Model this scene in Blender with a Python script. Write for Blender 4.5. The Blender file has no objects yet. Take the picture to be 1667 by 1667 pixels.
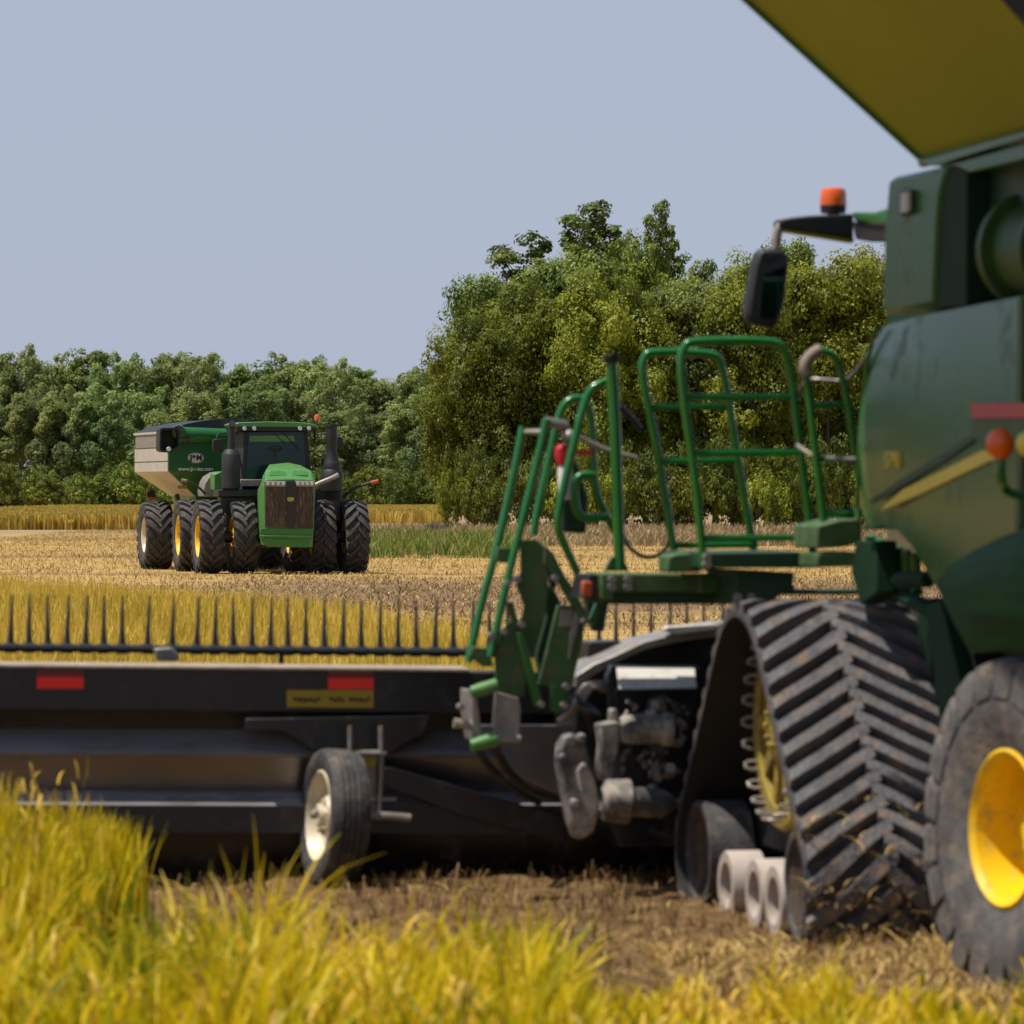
import bpy, bmesh, math, random
import numpy as np
from mathutils import Vector, Matrix
R = math.radians
random.seed(7); rng = np.random.default_rng(7)
scene = bpy.context.scene
C = scene.collection

# ------------------------------------------------------------------ camera, light, exposure
F = 8000.0; HY = 798.0; CX = 833.5; H = 2.35          # focal length and horizon in photo pixels, eye height
cam = bpy.data.cameras.new("camera"); camo = bpy.data.objects.new("camera", cam); C.objects.link(camo)
cam.sensor_width = 36; cam.lens = F / 1667 * 36; cam.shift_y = -(CX - HY) / 1667
cam.clip_start = 0.5; cam.clip_end = 9000
camo.location = (0, 0, H); camo.rotation_euler = (R(90), 0, 0)
cam.dof.use_dof = True; cam.dof.focus_distance = 138; cam.dof.aperture_fstop = 5.2
scene.camera = camo
SUN_EL, SUN_AZ = 68.0, -104.0                          # azimuth clockwise from +Y: the sun stands high at the left
w = bpy.data.worlds.new("World"); scene.world = w; w.use_nodes = True
nt = w.node_tree; bg = nt.nodes['Background']
sky = nt.nodes.new('ShaderNodeTexSky'); sky.sky_type = 'NISHITA'; sky.sun_disc = False
sky.sun_elevation = R(SUN_EL); sky.sun_rotation = R(SUN_AZ); sky.air_density = 1.0; sky.dust_density = 0.6; sky.ozone_density = 1.5
hs = nt.nodes.new('ShaderNodeHueSaturation'); hs.inputs['Saturation'].default_value = 1.0
wt = nt.nodes.new('ShaderNodeTexCoord'); wsx = nt.nodes.new('ShaderNodeSeparateXYZ'); nt.links.new(wt.outputs['Generated'], wsx.inputs[0])
wr = nt.nodes.new('ShaderNodeMapRange'); nt.links.new(wsx.outputs['Z'], wr.inputs[0]); wr.inputs[1].default_value = .10; wr.inputs[2].default_value = .55; wr.inputs[3].default_value = .93; wr.inputs[4].default_value = .1
wm = nt.nodes.new('ShaderNodeMix'); wm.data_type = 'RGBA'; nt.links.new(wr.outputs[0], wm.inputs[0]); nt.links.new(sky.outputs[0], wm.inputs[6]); wm.inputs[7].default_value = (3.80, 4.30, 5.48, 1)   # hazy lavender air low in the sky
nt.links.new(wm.outputs[2], hs.inputs['Color']); nt.links.new(hs.outputs[0], bg.inputs[0]); bg.inputs[1].default_value = 0.1
sl = bpy.data.lights.new("sun", 'SUN'); sl.energy = 5.0; sl.angle = R(0.55); sl.color = (1, .95, .86)
so = bpy.data.objects.new("sun", sl); C.objects.link(so)
sd = Vector((math.sin(R(SUN_AZ)) * math.cos(R(SUN_EL)), math.cos(R(SUN_AZ)) * math.cos(R(SUN_EL)), math.sin(R(SUN_EL))))
so.rotation_euler = sd.to_track_quat('Z', 'Y').to_euler(); so.location = (-30, -30, 60)
scene.view_settings.view_transform = 'Standard'; scene.view_settings.look = 'None'
scene.view_settings.exposure = 0.14; scene.view_settings.gamma = 1
scene.render.engine = 'CYCLES'
scene.cycles.max_bounces = 6; scene.cycles.transparent_max_bounces = 8

# ------------------------------------------------------------------ materials
def mat(name, col, rough=.5, metal=0, var=.15, scale=3.0, bump=0, bscale=30, dirt=None, damt=.5, dscale=4, spec=.5, coat=0, alpha=None, emit=None, stretch=(1,1,1)):
    m = bpy.data.materials.new(name); m.use_nodes = True
    n = m.node_tree.nodes; l = m.node_tree.links; b = n['Principled BSDF']
    b.inputs['Roughness'].default_value = rough; b.inputs['Metallic'].default_value = metal
    b.inputs['Specular IOR Level'].default_value = spec; b.inputs['Coat Weight'].default_value = coat
    tc = n.new('ShaderNodeTexCoord'); mp = n.new('ShaderNodeMapping'); mp.inputs['Scale'].default_value = stretch
    l.new(tc.outputs['Object'], mp.inputs[0])
    nz = n.new('ShaderNodeTexNoise'); nz.inputs['Scale'].default_value = scale; nz.inputs['Detail'].default_value = 6; nz.inputs['Roughness'].default_value = .65
    l.new(mp.outputs[0], nz.inputs['Vector'])
    rp = n.new('ShaderNodeValToRGB'); l.new(nz.outputs['Fac'], rp.inputs[0])
    rp.color_ramp.elements[0].position = .32; rp.color_ramp.elements[1].position = .68
    rp.color_ramp.elements[0].color = [max(0, c * (1 - var)) for c in col] + [1]
    rp.color_ramp.elements[1].color = [min(1, c * (1 + var)) for c in col] + [1]
    out = rp.outputs[0]
    if dirt:
        n2 = n.new('ShaderNodeTexNoise'); n2.inputs['Scale'].default_value = dscale; n2.inputs['Detail'].default_value = 8; n2.inputs['Roughness'].default_value = .7
        l.new(mp.outputs[0], n2.inputs['Vector'])
        r2 = n.new('ShaderNodeValToRGB'); l.new(n2.outputs['Fac'], r2.inputs[0])
        r2.color_ramp.elements[0].position = .62 - .3 * damt; r2.color_ramp.elements[1].position = .80 - .3 * damt
        mx = n.new('ShaderNodeMix'); mx.data_type = 'RGBA'
        l.new(r2.outputs[0], mx.inputs[0]); l.new(out, mx.inputs[6]); mx.inputs[7].default_value = list(dirt) + [1]
        out = mx.outputs[2]
        mr = n.new('ShaderNodeMapRange'); l.new(r2.outputs[0], mr.inputs[0]); mr.inputs[3].default_value = rough; mr.inputs[4].default_value = max(rough, .85)
        l.new(mr.outputs[0], b.inputs['Roughness'])
    l.new(out, b.inputs['Base Color'])
    if bump:
        n3 = n.new('ShaderNodeTexNoise'); n3.inputs['Scale'].default_value = bscale; n3.inputs['Detail'].default_value = 5
        l.new(mp.outputs[0], n3.inputs['Vector'])
        bp = n.new('ShaderNodeBump'); bp.inputs['Strength'].default_value = bump; bp.inputs['Distance'].default_value = .02
        l.new(n3.outputs['Fac'], bp.inputs['Height']); l.new(bp.outputs[0], b.inputs['Normal'])
    if emit: b.inputs['Emission Color'].default_value = list(emit) + [1]; b.inputs['Emission Strength'].default_value = .3
    return m

def leafmat(name, cols, trans=.35, rough=.55, objrand=True, nscale=0.0):
    """colour from the per-face value 'rnd' (each leaf or blade its own colour) plus a per-object shift"""
    m = bpy.data.materials.new(name); m.use_nodes = True
    n = m.node_tree.nodes; l = m.node_tree.links; b = n['Principled BSDF']; out = n['Material Output']
    at = n.new('ShaderNodeAttribute'); at.attribute_name = 'rnd'
    fac = at.outputs['Fac']
    if nscale:
        tc = n.new('ShaderNodeTexCoord'); nz = n.new('ShaderNodeTexNoise'); nz.inputs['Scale'].default_value = nscale; nz.inputs['Detail'].default_value = 3
        l.new(tc.outputs['Object'], nz.inputs['Vector'])
        mm = n.new('ShaderNodeMath'); mm.operation = 'MULTIPLY_ADD'; l.new(nz.outputs['Fac'], mm.inputs[0]); mm.inputs[1].default_value = 1.5
        mm.inputs[2].default_value = -.75
        aa = n.new('ShaderNodeMath'); aa.operation = 'ADD'; aa.use_clamp = True; l.new(fac, aa.inputs[0]); l.new(mm.outputs[0], aa.inputs[1]); fac = aa.outputs[0]
    rp = n.new('ShaderNodeValToRGB'); l.new(fac, rp.inputs[0])
    while len(rp.color_ramp.elements) < len(cols): rp.color_ramp.elements.new(.5)
    for i, c in enumerate(cols):
        rp.color_ramp.elements[i].position = i / (len(cols) - 1); rp.color_ramp.elements[i].color = list(c) + [1]
    col = rp.outputs[0]
    if objrand:
        oi = n.new('ShaderNodeObjectInfo'); h2 = n.new('ShaderNodeHueSaturation')
        m1 = n.new('ShaderNodeMapRange'); l.new(oi.outputs['Random'], m1.inputs[0]); m1.inputs[3].default_value = .488; m1.inputs[4].default_value = .522
        m2 = n.new('ShaderNodeMath'); m2.operation = 'MULTIPLY'; l.new(oi.outputs['Random'], m2.inputs[0]); m2.inputs[1].default_value = 7.31
        m3 = n.new('ShaderNodeMath'); m3.operation = 'FRACT'; l.new(m2.outputs[0], m3.inputs[0])
        m4 = n.new('ShaderNodeMapRange'); l.new(m3.outputs[0], m4.inputs[0]); m4.inputs[3].default_value = .72; m4.inputs[4].default_value = 1.25
        l.new(m1.outputs[0], h2.inputs['Hue']); l.new(m4.outputs[0], h2.inputs['Value']); l.new(col, h2.inputs['Color']); col = h2.outputs[0]
    l.new(col, b.inputs['Base Color']); b.inputs['Roughness'].default_value = rough; b.inputs['Specular IOR Level'].default_value = .3
    tr = n.new('ShaderNodeBsdfTranslucent'); l.new(col, tr.inputs[0])
    ms = n.new('ShaderNodeMixShader'); ms.inputs[0].default_value = trans
    l.new(b.outputs[0], ms.inputs[1]); l.new(tr.outputs[0], ms.inputs[2]); l.new(ms.outputs[0], out.inputs[0])
    return m

DUST = (.30, .22, .13)
M = dict(
 green=mat('green_paint', (.018, .125, .016), .3, var=.12, scale=2, dirt=(.10, .11, .05), damt=.18, dscale=5, coat=.2),
 panelg=mat('green_body_panel', (.034, .125, .034), .24, var=.06, scale=.8, dirt=(.06, .085, .04), damt=.2, dscale=1.6, coat=0, spec=.36),
 shade2=mat('olive_green_casting', (.03, .075, .012), .5, var=.2, spec=.3),
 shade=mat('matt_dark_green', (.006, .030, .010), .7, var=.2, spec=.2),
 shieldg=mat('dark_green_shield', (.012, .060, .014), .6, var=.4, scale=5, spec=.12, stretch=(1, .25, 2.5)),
 darkg=mat('dark_green_paint', (.008, .045, .012), .5, var=.2, scale=3, dirt=(.05, .06, .03), damt=.25),
 rail=mat('green_rail_paint', (.008, .145, .014), .25, var=.1, scale=4, coat=.5),
 plateg=mat('dusty_green_plate', (.040, .105, .024), .55, var=.15, scale=5, dirt=(.13, .12, .06), damt=.4, dscale=9),
 black=mat('black_paint', (.012, .012, .013), .35, var=.3, scale=4, dirt=(.07, .055, .045), damt=.25, dscale=6),
 sheet=mat('glossy_black_sheet', (.20, .185, .185), .30, metal=.85, var=.15, scale=3, dirt=(.10, .08, .06), damt=.15, dscale=5, spec=.9, coat=.1, stretch=(.3, 1, 1)),
 blackm=mat('matt_black_plastic', (.018, .018, .019), .6, var=.2),
 skysheet=mat('sky_sheen_sheet', (.21, .19, .19), .5, var=.25, scale=3, dirt=(.07, .06, .055), damt=.2, stretch=(.3, 1, 1)),  # pale base colour stands in for the sky's reflection on the sloped sheets
 dusttop=mat('dust_covered_steel', (.33, .26, .19), .8, var=.2, scale=6, bump=.3),
 rubber=mat('dusty_rubber', (.040, .038, .038), .75, var=.3, scale=6, bump=.3, bscale=40, dirt=(.14, .105, .075), damt=.42, dscale=9),
 beltr=mat('track_belt_rubber', (.045, .045, .050), .62, var=.3, scale=5, bump=.3, bscale=30, dirt=(.17, .11, .065), damt=.40, dscale=7),
 lugm=mat('muddy_track_lugs', (.085, .083, .088), .55, var=.35, scale=8, bump=.4, bscale=35, dirt=(.22, .14, .085), damt=.40, dscale=10),
 scuffed=mat('scuffed_dark_casting', (.075, .072, .070), .5, metal=.2, var=.4, scale=9, bump=.08, bscale=30, dirt=(.48, .42, .35), damt=.50, dscale=3),
 beltin=mat('track_inner_rubber', (.012, .011, .011), .8, var=.3, dirt=(.03, .022, .016), damt=.3),
 steerr=mat('muddy_steer_rubber', (.095, .085, .078), .7, var=.35, scale=7, bump=.4, bscale=25, dirt=(.22, .17, .12), damt=.42, dscale=6),
 yellow=mat('yellow_rim_paint', (.85, .52, .004), .42, var=.08, bump=.1, bscale=12, dirt=(.42, .30, .08), damt=.36, dscale=14),
 yelldull=mat('dusty_yellow_casting', (.35, .24, .02), .5, var=.3, dirt=(.12, .09, .05), damt=.5, dscale=12),
 olive=mat('yellow_tank_sheet', (.29, .30, .006), .45, var=.08, scale=.7),
 cream=mat('cream_rim_paint', (.62, .53, .38), .45, var=.12, dirt=(.3, .24, .16), damt=.3),
 roller=mat('dusty_roller', (.42, .35, .30), .75, var=.12, scale=8, dirt=(.30, .22, .16), damt=.4),
 steel=mat('grey_steel', (.28, .25, .22), .45, metal=.3, var=.25, scale=9, dirt=(.3, .24, .17), damt=.35),
 pale=mat('pale_dusty_panel', (.62, .58, .52), .6, var=.12, scale=7, dirt=(.35, .30, .24), damt=.35, dscale=14),
 beige=mat('beige_cart_panel', (.46, .42, .36), .45, var=.08, dirt=(.36, .29, .2), damt=.25),
 cartg=mat('cart_green', (.012, .115, .022), .35, var=.1, scale=1.5, dirt=(.03, .10, .03), damt=.3, dscale=2),
 tract=mat('tractor_green', (.075, .215, .048), .4, var=.08, scale=3, dirt=(.22, .26, .1), damt=.2, dscale=5),
 tractd=mat('tractor_green_front', (.035, .17, .022), .4, var=.1, scale=3, dirt=(.1, .13, .05), damt=.3, dscale=5),
 grille=mat('chaff_covered_grille', (.055, .035, .022), .85, var=.5, scale=14, bump=.6, bscale=60, dirt=(.20, .13, .075), damt=.38, dscale=10, stretch=(1.5, 1, .3)),
 glass=mat('tinted_glass', (.012, .04, .032), .08, var=.1, spec=.35),
 lens=mat('lamp_lens', (.7, .7, .68), .15, var=.3, scale=20),
 orange=mat('orange_plastic', (.80, .12, .008), .3, var=.06, coat=.4),
 orangedk=mat('orange_marker', (.45, .085, .02), .4, var=.1),
 red=mat('red_reflector', (1.0, .003, .004), .3, var=.04, coat=.4),
 reddk=mat('red_reflector_upper', (.16, .012, .015), .4, var=.1),
 redfade=mat('faded_red_strip', (.50, .03, .04), .4, var=.08),
 extred=mat('extinguisher_red', (.6, .02, .03), .35, var=.1),
 white=mat('white_label', (.75, .72, .68), .5, var=.05),
 sticker=mat('yellow_sticker', (.38, .25, .006), .5, var=.1, scale=8),
 gold=mat('gold_stripe', (.78, .58, .06), .4, var=.08),
 ink=mat('dark_ink', (.02, .02, .02), .6),
 mirror=mat('mirror_glass', (.22, .30, .30), .05, metal=1, var=.2),
 hose=mat('brown_hose_sleeve', (.26, .20, .155), .8, var=.25, scale=20, stretch=(1, 1, 5)),
 bark=mat('bark', (.085, .065, .045), .9, var=.4, bump=.5, bscale=8),
 tarp=mat('black_tarp', (.015, .016, .022), .5, var=.2),
)

# ------------------------------------------------------------------ mesh helpers
def tag(o, label=None, cat=None, group=None, kind=None):
    if label: o['label'] = label
    if cat: o['category'] = cat
    if group: o['group'] = group
    if kind: o['kind'] = kind
    return o

class MB:
    def __init__(s): s.v = []; s.f = []; s.mi = []
    def add(s, vs, fs, mi=0):
        k = len(s.v); s.v += [Vector(v) for v in vs]; s.f += [tuple(i + k for i in f) for f in fs]; s.mi += [mi] * len(fs); return s
    def box(s, lo, hi, rot=None, mi=0):
        x0, y0, z0 = lo; x1, y1, z1 = hi
        vs = [Vector(p) for p in ((x0,y0,z0),(x1,y0,z0),(x1,y1,z0),(x0,y1,z0),(x0,y0,z1),(x1,y0,z1),(x1,y1,z1),(x0,y1,z1))]
        if rot is not None:
            c = sum(vs, Vector()) / 8; vs = [c + rot @ (v - c) for v in vs]
        return s.add(vs, [(0,3,2,1),(4,5,6,7),(0,1,5,4),(1,2,6,5),(2,3,7,6),(3,0,4,7)], mi)
    def prism(s, pts, off, mi=0):
        pts = [Vector(p) for p in pts]; off = Vector(off); n = len(pts)
        return s.add(pts + [p + off for p in pts], [tuple(range(n)), tuple(range(2*n-1, n-1, -1))] + [(i, i+n, (i+1) % n + n, (i+1) % n) for i in range(n)], mi)
    def tube(s, path, r, n=10, mi=0):
        path = [Vector(p) for p in path]; m = len(path)
        rs = r if isinstance(r, (list, tuple)) else [r] * m
        vs = []; up = None
        for i, p in enumerate(path):
            t = (path[min(i+1, m-1)] - path[max(i-1, 0)]).normalized()
            if up is None:
                up = Vector((0,0,1)) if abs(t.z) < .9 else Vector((1,0,0))
            a = t.cross(up)
            if a.length < 1e-4: a = t.cross(Vector((0,1,0)))
            a.normalize(); b = a.cross(t).normalized(); up = b
            for k in range(n):
                q = 2 * math.pi * k / n; vs.append(p + (a * math.cos(q) + b * math.sin(q)) * rs[i])
        fs = [(i*n+k, i*n+(k+1) % n, (i+1)*n+(k+1) % n, (i+1)*n+k) for i in range(m-1) for k in range(n)]
        fs += [tuple(range(n-1, -1, -1)), tuple(range((m-1)*n, m*n))]
        return s.add(vs, fs, mi)
    def cyl(s, a, b, r, n=20, mi=0): return s.tube([a, b], r, n, mi)
    def lathe(s, prof, o, ax, n=32, mi=0, closed=True):
        """prof: (distance along the axis, radius)"""
        o = Vector(o); ax = Vector(ax).normalized(); a = ax.orthogonal().normalized(); b = ax.cross(a)
        vs = []; m = len(prof)
        for d, r in prof:
            for k in range(n):
                q = 2 * math.pi * k / n; vs.append(o + ax * d + (a * math.cos(q) + b * math.sin(q)) * max(r, 1e-4))
        fs = [(i*n+k, i*n+(k+1) % n, (i+1)*n+(k+1) % n, (i+1)*n+k) for i in range(m-1) for k in range(n)]
        if closed: fs += [((m-1)*n+k, (m-1)*n+(k+1) % n, (k+1) % n, k) for k in range(n)]
        return s.add(vs, fs, mi)
    def ball(s, c, r, n=16, sc=(1,1,1), mi=0):
        c = Vector(c); vs = []; k = n // 2
        for i in range(k+1):
            th = math.pi * i / k
            for j in range(n):
                ph = 2 * math.pi * j / n
                vs.append(c + Vector((math.sin(th)*math.cos(ph)*sc[0], math.sin(th)*math.sin(ph)*sc[1], math.cos(th)*sc[2])) * r)
        return s.add(vs, [(i*n+j, (i+1)*n+j, (i+1)*n+(j+1) % n, i*n+(j+1) % n) for i in range(k) for j in range(n)], mi)
    def build(s, name, m, parent=None, bevel=0, smooth=35):
        me = bpy.data.meshes.new(name); me.from_pydata([tuple(v) for v in s.v], [], s.f)
        bm = bmesh.new(); bm.from_mesh(me); bmesh.ops.remove_doubles(bm, verts=bm.verts, dist=1e-5)
        bmesh.ops.recalc_face_normals(bm, faces=bm.faces); bm.to_mesh(me); bm.free()
        ms = m if isinstance(m, (list, tuple)) else [m]
        for q in ms: me.materials.append(q)
        if len(ms) > 1 and len(me.polygons) == len(s.mi):
            me.polygons.foreach_set('material_index', s.mi)
        me.shade_smooth(); me.set_sharp_from_angle(angle=R(smooth))
        o = bpy.data.objects.new(name, me); C.objects.link(o)
        if parent: o.parent = parent
        if bevel:
            b = o.modifiers.new('bevel', 'BEVEL'); b.width = bevel; b.segments = 2; b.limit_method = 'ANGLE'; b.angle_limit = R(40)
        return o

def smooth_path(pts, it=2):
    pts = [Vector(p) for p in pts]
    for _ in range(it):
        q = [pts[0]]
        for a, b in zip(pts[:-1], pts[1:]): q += [a * .75 + b * .25, a * .25 + b * .75]
        q.append(pts[-1]); pts = q
    return pts

def empty(name, mw, label, cat, group=None):
    o = bpy.data.objects.new(name, None); C.objects.link(o); o.empty_display_size = .3
    o.matrix_world = mw; tag(o, label, cat, group); return o

def ray(px, py): return Vector((0, 0, H)), Vector(((px - CX) / F, 1, -(py - HY) / F))
class Frame:
    """a machine's own frame; at() gives the point of one of its planes seen at a photo pixel"""
    def __init__(s, mw): s.mw = mw; s.inv = mw.inverted()
    def at(s, px, py, x=None, y=None, z=None):
        o, d = ray(px, py); a = s.inv @ o; b = s.inv @ (o + d) - a
        k = (x - a.x) / b.x if x is not None else (y - a.y) / b.y if y is not None else (z - a.z) / b.z
        return a + b * k
def frame(x, y, rz, rx=0, ry=0, z=0):
    return Matrix.Translation((x, y, z)) @ Matrix.Rotation(R(rz), 4, 'Z') @ Matrix.Rotation(R(ry), 4, 'Y') @ Matrix.Rotation(R(rx), 4, 'X')

def text_mesh(name, body, size, mw, m, parent, ext=.002, bold=0):
    cu = bpy.data.curves.new(name, 'FONT'); cu.body = body; cu.size = size; cu.extrude = ext; cu.align_x = 'CENTER'; cu.align_y = 'CENTER'; cu.offset = bold
    t = bpy.data.objects.new(name, cu); C.objects.link(t); bpy.context.view_layer.update()
    me = bpy.data.meshes.new_from_object(t.evaluated_get(bpy.context.evaluated_depsgraph_get())); me.name = name
    bpy.data.objects.remove(t); me.materials.clear(); me.materials.append(m)
    me.transform(mw); o = bpy.data.objects.new(name, me); C.objects.link(o); o.parent = parent; return o

def np_mesh(name, V, Q, rnd, m, parent=None, smooth=False):
    """quads from numpy arrays with a per-face value"""
    me = bpy.data.meshes.new(name); nf = len(Q)
    me.vertices.add(len(V)); me.vertices.foreach_set('co', V.astype(np.float32).ravel())
    me.loops.add(nf * 4); me.loops.foreach_set('vertex_index', Q.astype(np.int32).ravel())
    me.polygons.add(nf); me.polygons.foreach_set('loop_start', np.arange(0, nf * 4, 4, dtype=np.int32)); me.polygons.foreach_set('loop_total', np.full(nf, 4, dtype=np.int32))
    if smooth: me.polygons.foreach_set('use_smooth', np.ones(nf, dtype=bool))
    me.update(calc_edges=True); me.materials.append(m)
    if rnd is not None:
        a = me.attributes.new('rnd', 'FLOAT', 'FACE'); a.data.foreach_set('value', rnd.astype(np.float32))
    o = bpy.data.objects.new(name, me); C.objects.link(o)
    if parent: o.parent = parent
    return o

def blades(name, pos, h, wd, lean, segs, m, rnd, tipw=.15, droop=.0, lean_az=None):
    N = len(pos); az = rng.uniform(0, 2*np.pi, N) if lean_az is None else lean_az; fa = rng.uniform(0, 2*np.pi, N)
    t = np.linspace(0, 1, segs + 1)[None, :]
    off = (lean * h)[:, None] * t**1.8
    cx = pos[:, 0:1] + np.cos(az)[:, None] * off; cy = pos[:, 1:2] + np.sin(az)[:, None] * off
    cz = pos[:, 2:3] + h[:, None] * (t - (.35 * lean)[:, None] * t**2 - droop * np.maximum(0, t - .6)**2 * 4)
    ww = wd[:, None] * (1 - (1 - tipw) * t**2) * .5
    dx = np.cos(fa)[:, None] * ww; dy = np.sin(fa)[:, None] * ww
    A = np.stack([cx - dx, cy - dy, cz], -1); B = np.stack([cx + dx, cy + dy, cz], -1)
    V = np.stack([A, B], 2).reshape(-1, 3)
    base = (np.arange(N) * (segs + 1) * 2)[:, None] + (np.arange(segs) * 2)[None, :]
    Q = np.stack([base, base + 1, base + 3, base + 2], -1).reshape(-1, 4)
    return np_mesh(name, V, Q, np.repeat(rnd, segs), m)

# ------------------------------------------------------------------ setting: ground
def X_of(px, D): return (px - CX) / F * D
def clump(x, y, s, seed=0):
    """cheap smooth value noise in 0..1"""
    r = np.random.default_rng(seed); G = r.random((64, 64)); u = x / s; v = y / s
    iu = np.floor(u).astype(int); iv = np.floor(v).astype(int); fu = u - iu; fv = v - iv
    fu = fu*fu*(3-2*fu); fv = fv*fv*(3-2*fv); g = lambda a, b: G[a % 64, b % 64]
    return (g(iu, iv)*(1-fu) + g(iu+1, iv)*fu)*(1-fv) + (g(iu, iv+1)*(1-fu) + g(iu+1, iv+1)*fu)*fv

def ground_z(x, y):
    near = np.clip((60 - y) / 25, 0, 1) * np.clip((y - 5) / 5, 0, 1)
    return near * ((clump(x, y, .16, 1) - .5) * .05 + (clump(x, y, .45, 2) - .5) * .07 + (clump(x, y, .07, 3) - .5) * .03)
def axis(a, b, step, lo, hi):
    c = list(np.arange(a, b, step)); s = step; q = c[-1]
    while q < hi: s *= 1.18; q += s; c.append(q)
    s = step; q = c[0]
    while q > lo: s *= 1.18; q -= s; c.insert(0, q)
    return np.array(c)
gx = axis(-5, 5, .05, -2500, 2500); gy = axis(22, 33, .05, -300, 4000)
GX, GY = np.meshgrid(gx, gy); GZ = ground_z(GX, GY)
V = np.stack([GX, GY, GZ], -1).reshape(-1, 3); nx = len(gx)
ii, jj = np.meshgrid(np.arange(nx - 1), np.arange(len(gy) - 1)); b0 = (jj * nx + ii).ravel()
Q = np.stack([b0, b0 + 1, b0 + nx + 1, b0 + nx], -1)

gm = bpy.data.materials.new('field_soil'); gm.use_nodes = True
n = gm.node_tree.nodes; l = gm.node_tree.links; b = n['Principled BSDF']; b.inputs['Roughness'].default_value = .95; b.inputs['Specular IOR Level'].default_value = .1
geo = n.new('ShaderNodeNewGeometry'); sp = n.new('ShaderNodeSeparateXYZ'); l.new(geo.outputs['Position'], sp.inputs[0])
def noise(scale, stretch=(1,1,1), detail=6, rough=.65):
    mp = n.new('ShaderNodeMapping'); mp.inputs['Scale'].default_value = stretch; l.new(geo.outputs['Position'], mp.inputs[0])
    z = n.new('ShaderNodeTexNoise'); z.inputs['Scale'].default_value = scale; z.inputs['Detail'].default_value = detail; z.inputs['Roughness'].default_value = rough
    l.new(mp.outputs[0], z.inputs['Vector']); return z.outputs['Fac']
def ramp(f, stops):
    r = n.new('ShaderNodeValToRGB'); l.new(f, r.inputs[0])
    while len(r.color_ramp.elements) < len(stops): r.color_ramp.elements.new(.5)
    for e, (p, c) in zip(r.color_ramp.elements, stops): e.position = p; e.color = list(c) + [1]
    return r.outputs[0]
def mapr(f, a, b_, c=0, d=1):
    r = n.new('ShaderNodeMapRange'); l.new(f, r.inputs[0]); r.inputs[1].default_value = a; r.inputs[2].default_value = b_; r.inputs[3].default_value = c; r.inputs[4].default_value = d; return r.outputs[0]
def mixc(f, a, b_):
    m = n.new('ShaderNodeMix'); m.data_type = 'RGBA'; l.new(f, m.inputs[0]); l.new(a, m.inputs[6]); l.new(b_, m.inputs[7]); return m.outputs[2]
def math2(op, a, b_):
    m = n.new('ShaderNodeMath'); m.operation = op; m.use_clamp = True
    for i, q in enumerate((a, b_)):
        if isinstance(q, (int, float)): m.inputs[i].default_value = q
        else: l.new(q, m.inputs[i])
    return m.outputs[0]
mud = ramp(noise(5), [(.3, (.075, .042, .017)), (.5, (.15, .090, .038)), (.7, (.27, .175, .075))])
straw = ramp(noise(1.6, (.45, 1, 1), 9, .8), [(.34, (.16, .09, .040)), (.48, (.40, .26, .09)), (.62, (.56, .38, .14))])
strawdirt = ramp(noise(2.2, (.8, 1, 1), 10, .85), [(.38, (.085, .050, .032)), (.62, (.30, .19, .09))])
# bare tracks: a band where the machines drove, from the middle of the field towards the right
yw = mapr(sp.outputs['Y'], 86, 98); yw2 = mapr(sp.outputs['Y'], 124, 134, 1, 0)
xw = mapr(sp.outputs['X'], -9, -5)
band = math2('MULTIPLY', math2('MULTIPLY', yw, yw2), xw)
band = math2('MULTIPLY', band, mapr(noise(.25, (.3, 1, 1)), .28, .45))
far = mixc(band, straw, strawdirt)
far = mixc(mapr(noise(.09, (.25, 1, 1), 5), .50, .62, 0, .75), far, strawdirt)
far = mixc(mapr(sp.outputs['Y'], 255, 275), far, ramp(noise(.4, (.3, 1, 1)), [(.35, (.20, .13, .07)), (.6, (.36, .25, .14))]))
col = mixc(mapr(sp.outputs['Y'], 45, 60), mud, far)
l.new(col, b.inputs['Base Color'])
bp = n.new('ShaderNodeBump'); bp.inputs['Strength'].default_value = .8; bp.inputs['Distance'].default_value = .06
l.new(noise(9, detail=8), bp.inputs['Height']); l.new(bp.outputs[0], b.inputs['Normal'])
tag(np_mesh('ground', V, Q, None, gm, smooth=True), kind='structure')

# ------------------------------------------------------------------ crops, straw and weeds (stuff)
GOLD = [(.12, .17, .006), (.42, .38, .005), (.70, .54, .006), (.84, .60, .014), (.76, .55, .09)]
m_rice = leafmat('ripe_rice', GOLD, .42, .5, False)
m_rice2 = leafmat('ripe_rice_field', [(.44, .34, .03), (.67, .48, .06), (.80, .57, .09), (.72, .52, .13)], .3, .6, False, .5)
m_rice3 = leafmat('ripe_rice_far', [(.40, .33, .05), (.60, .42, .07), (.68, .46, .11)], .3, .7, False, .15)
m_head = leafmat('rice_panicles', [(.62, .38, .03), (.72, .46, .06), (.60, .38, .10)], .15, .7, False)
m_straw = leafmat('straw', [(.20, .12, .045), (.46, .30, .10), (.66, .46, .16)], .1, .8, False)
m_stub = leafmat('stubble', [(.10, .060, .03), (.24, .14, .06), (.42, .28, .12)], .1, .85, False)
m_stub2 = leafmat('field_stubble_mix', [(.16, .10, .05), (.36, .24, .10), (.58, .40, .17)], .1, .85, False)
m_weed = leafmat('weeds', [(.10, .16, .02), (.17, .24, .03), (.30, .26, .08), (.40, .28, .14)], .3, .7, False)
m_dry = leafmat('dry_grass', [(.26, .18, .09), (.40, .28, .16), (.22, .22, .08)], .2, .8, False, .4)

def pts(n_, x0, x1, y0, y1): return np.stack([rng.uniform(x0, x1, n_), rng.uniform(y0, y1, n_), np.zeros(n_)], -1)
def U(n_, a, b_): return rng.uniform(a, b_, n_)
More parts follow.
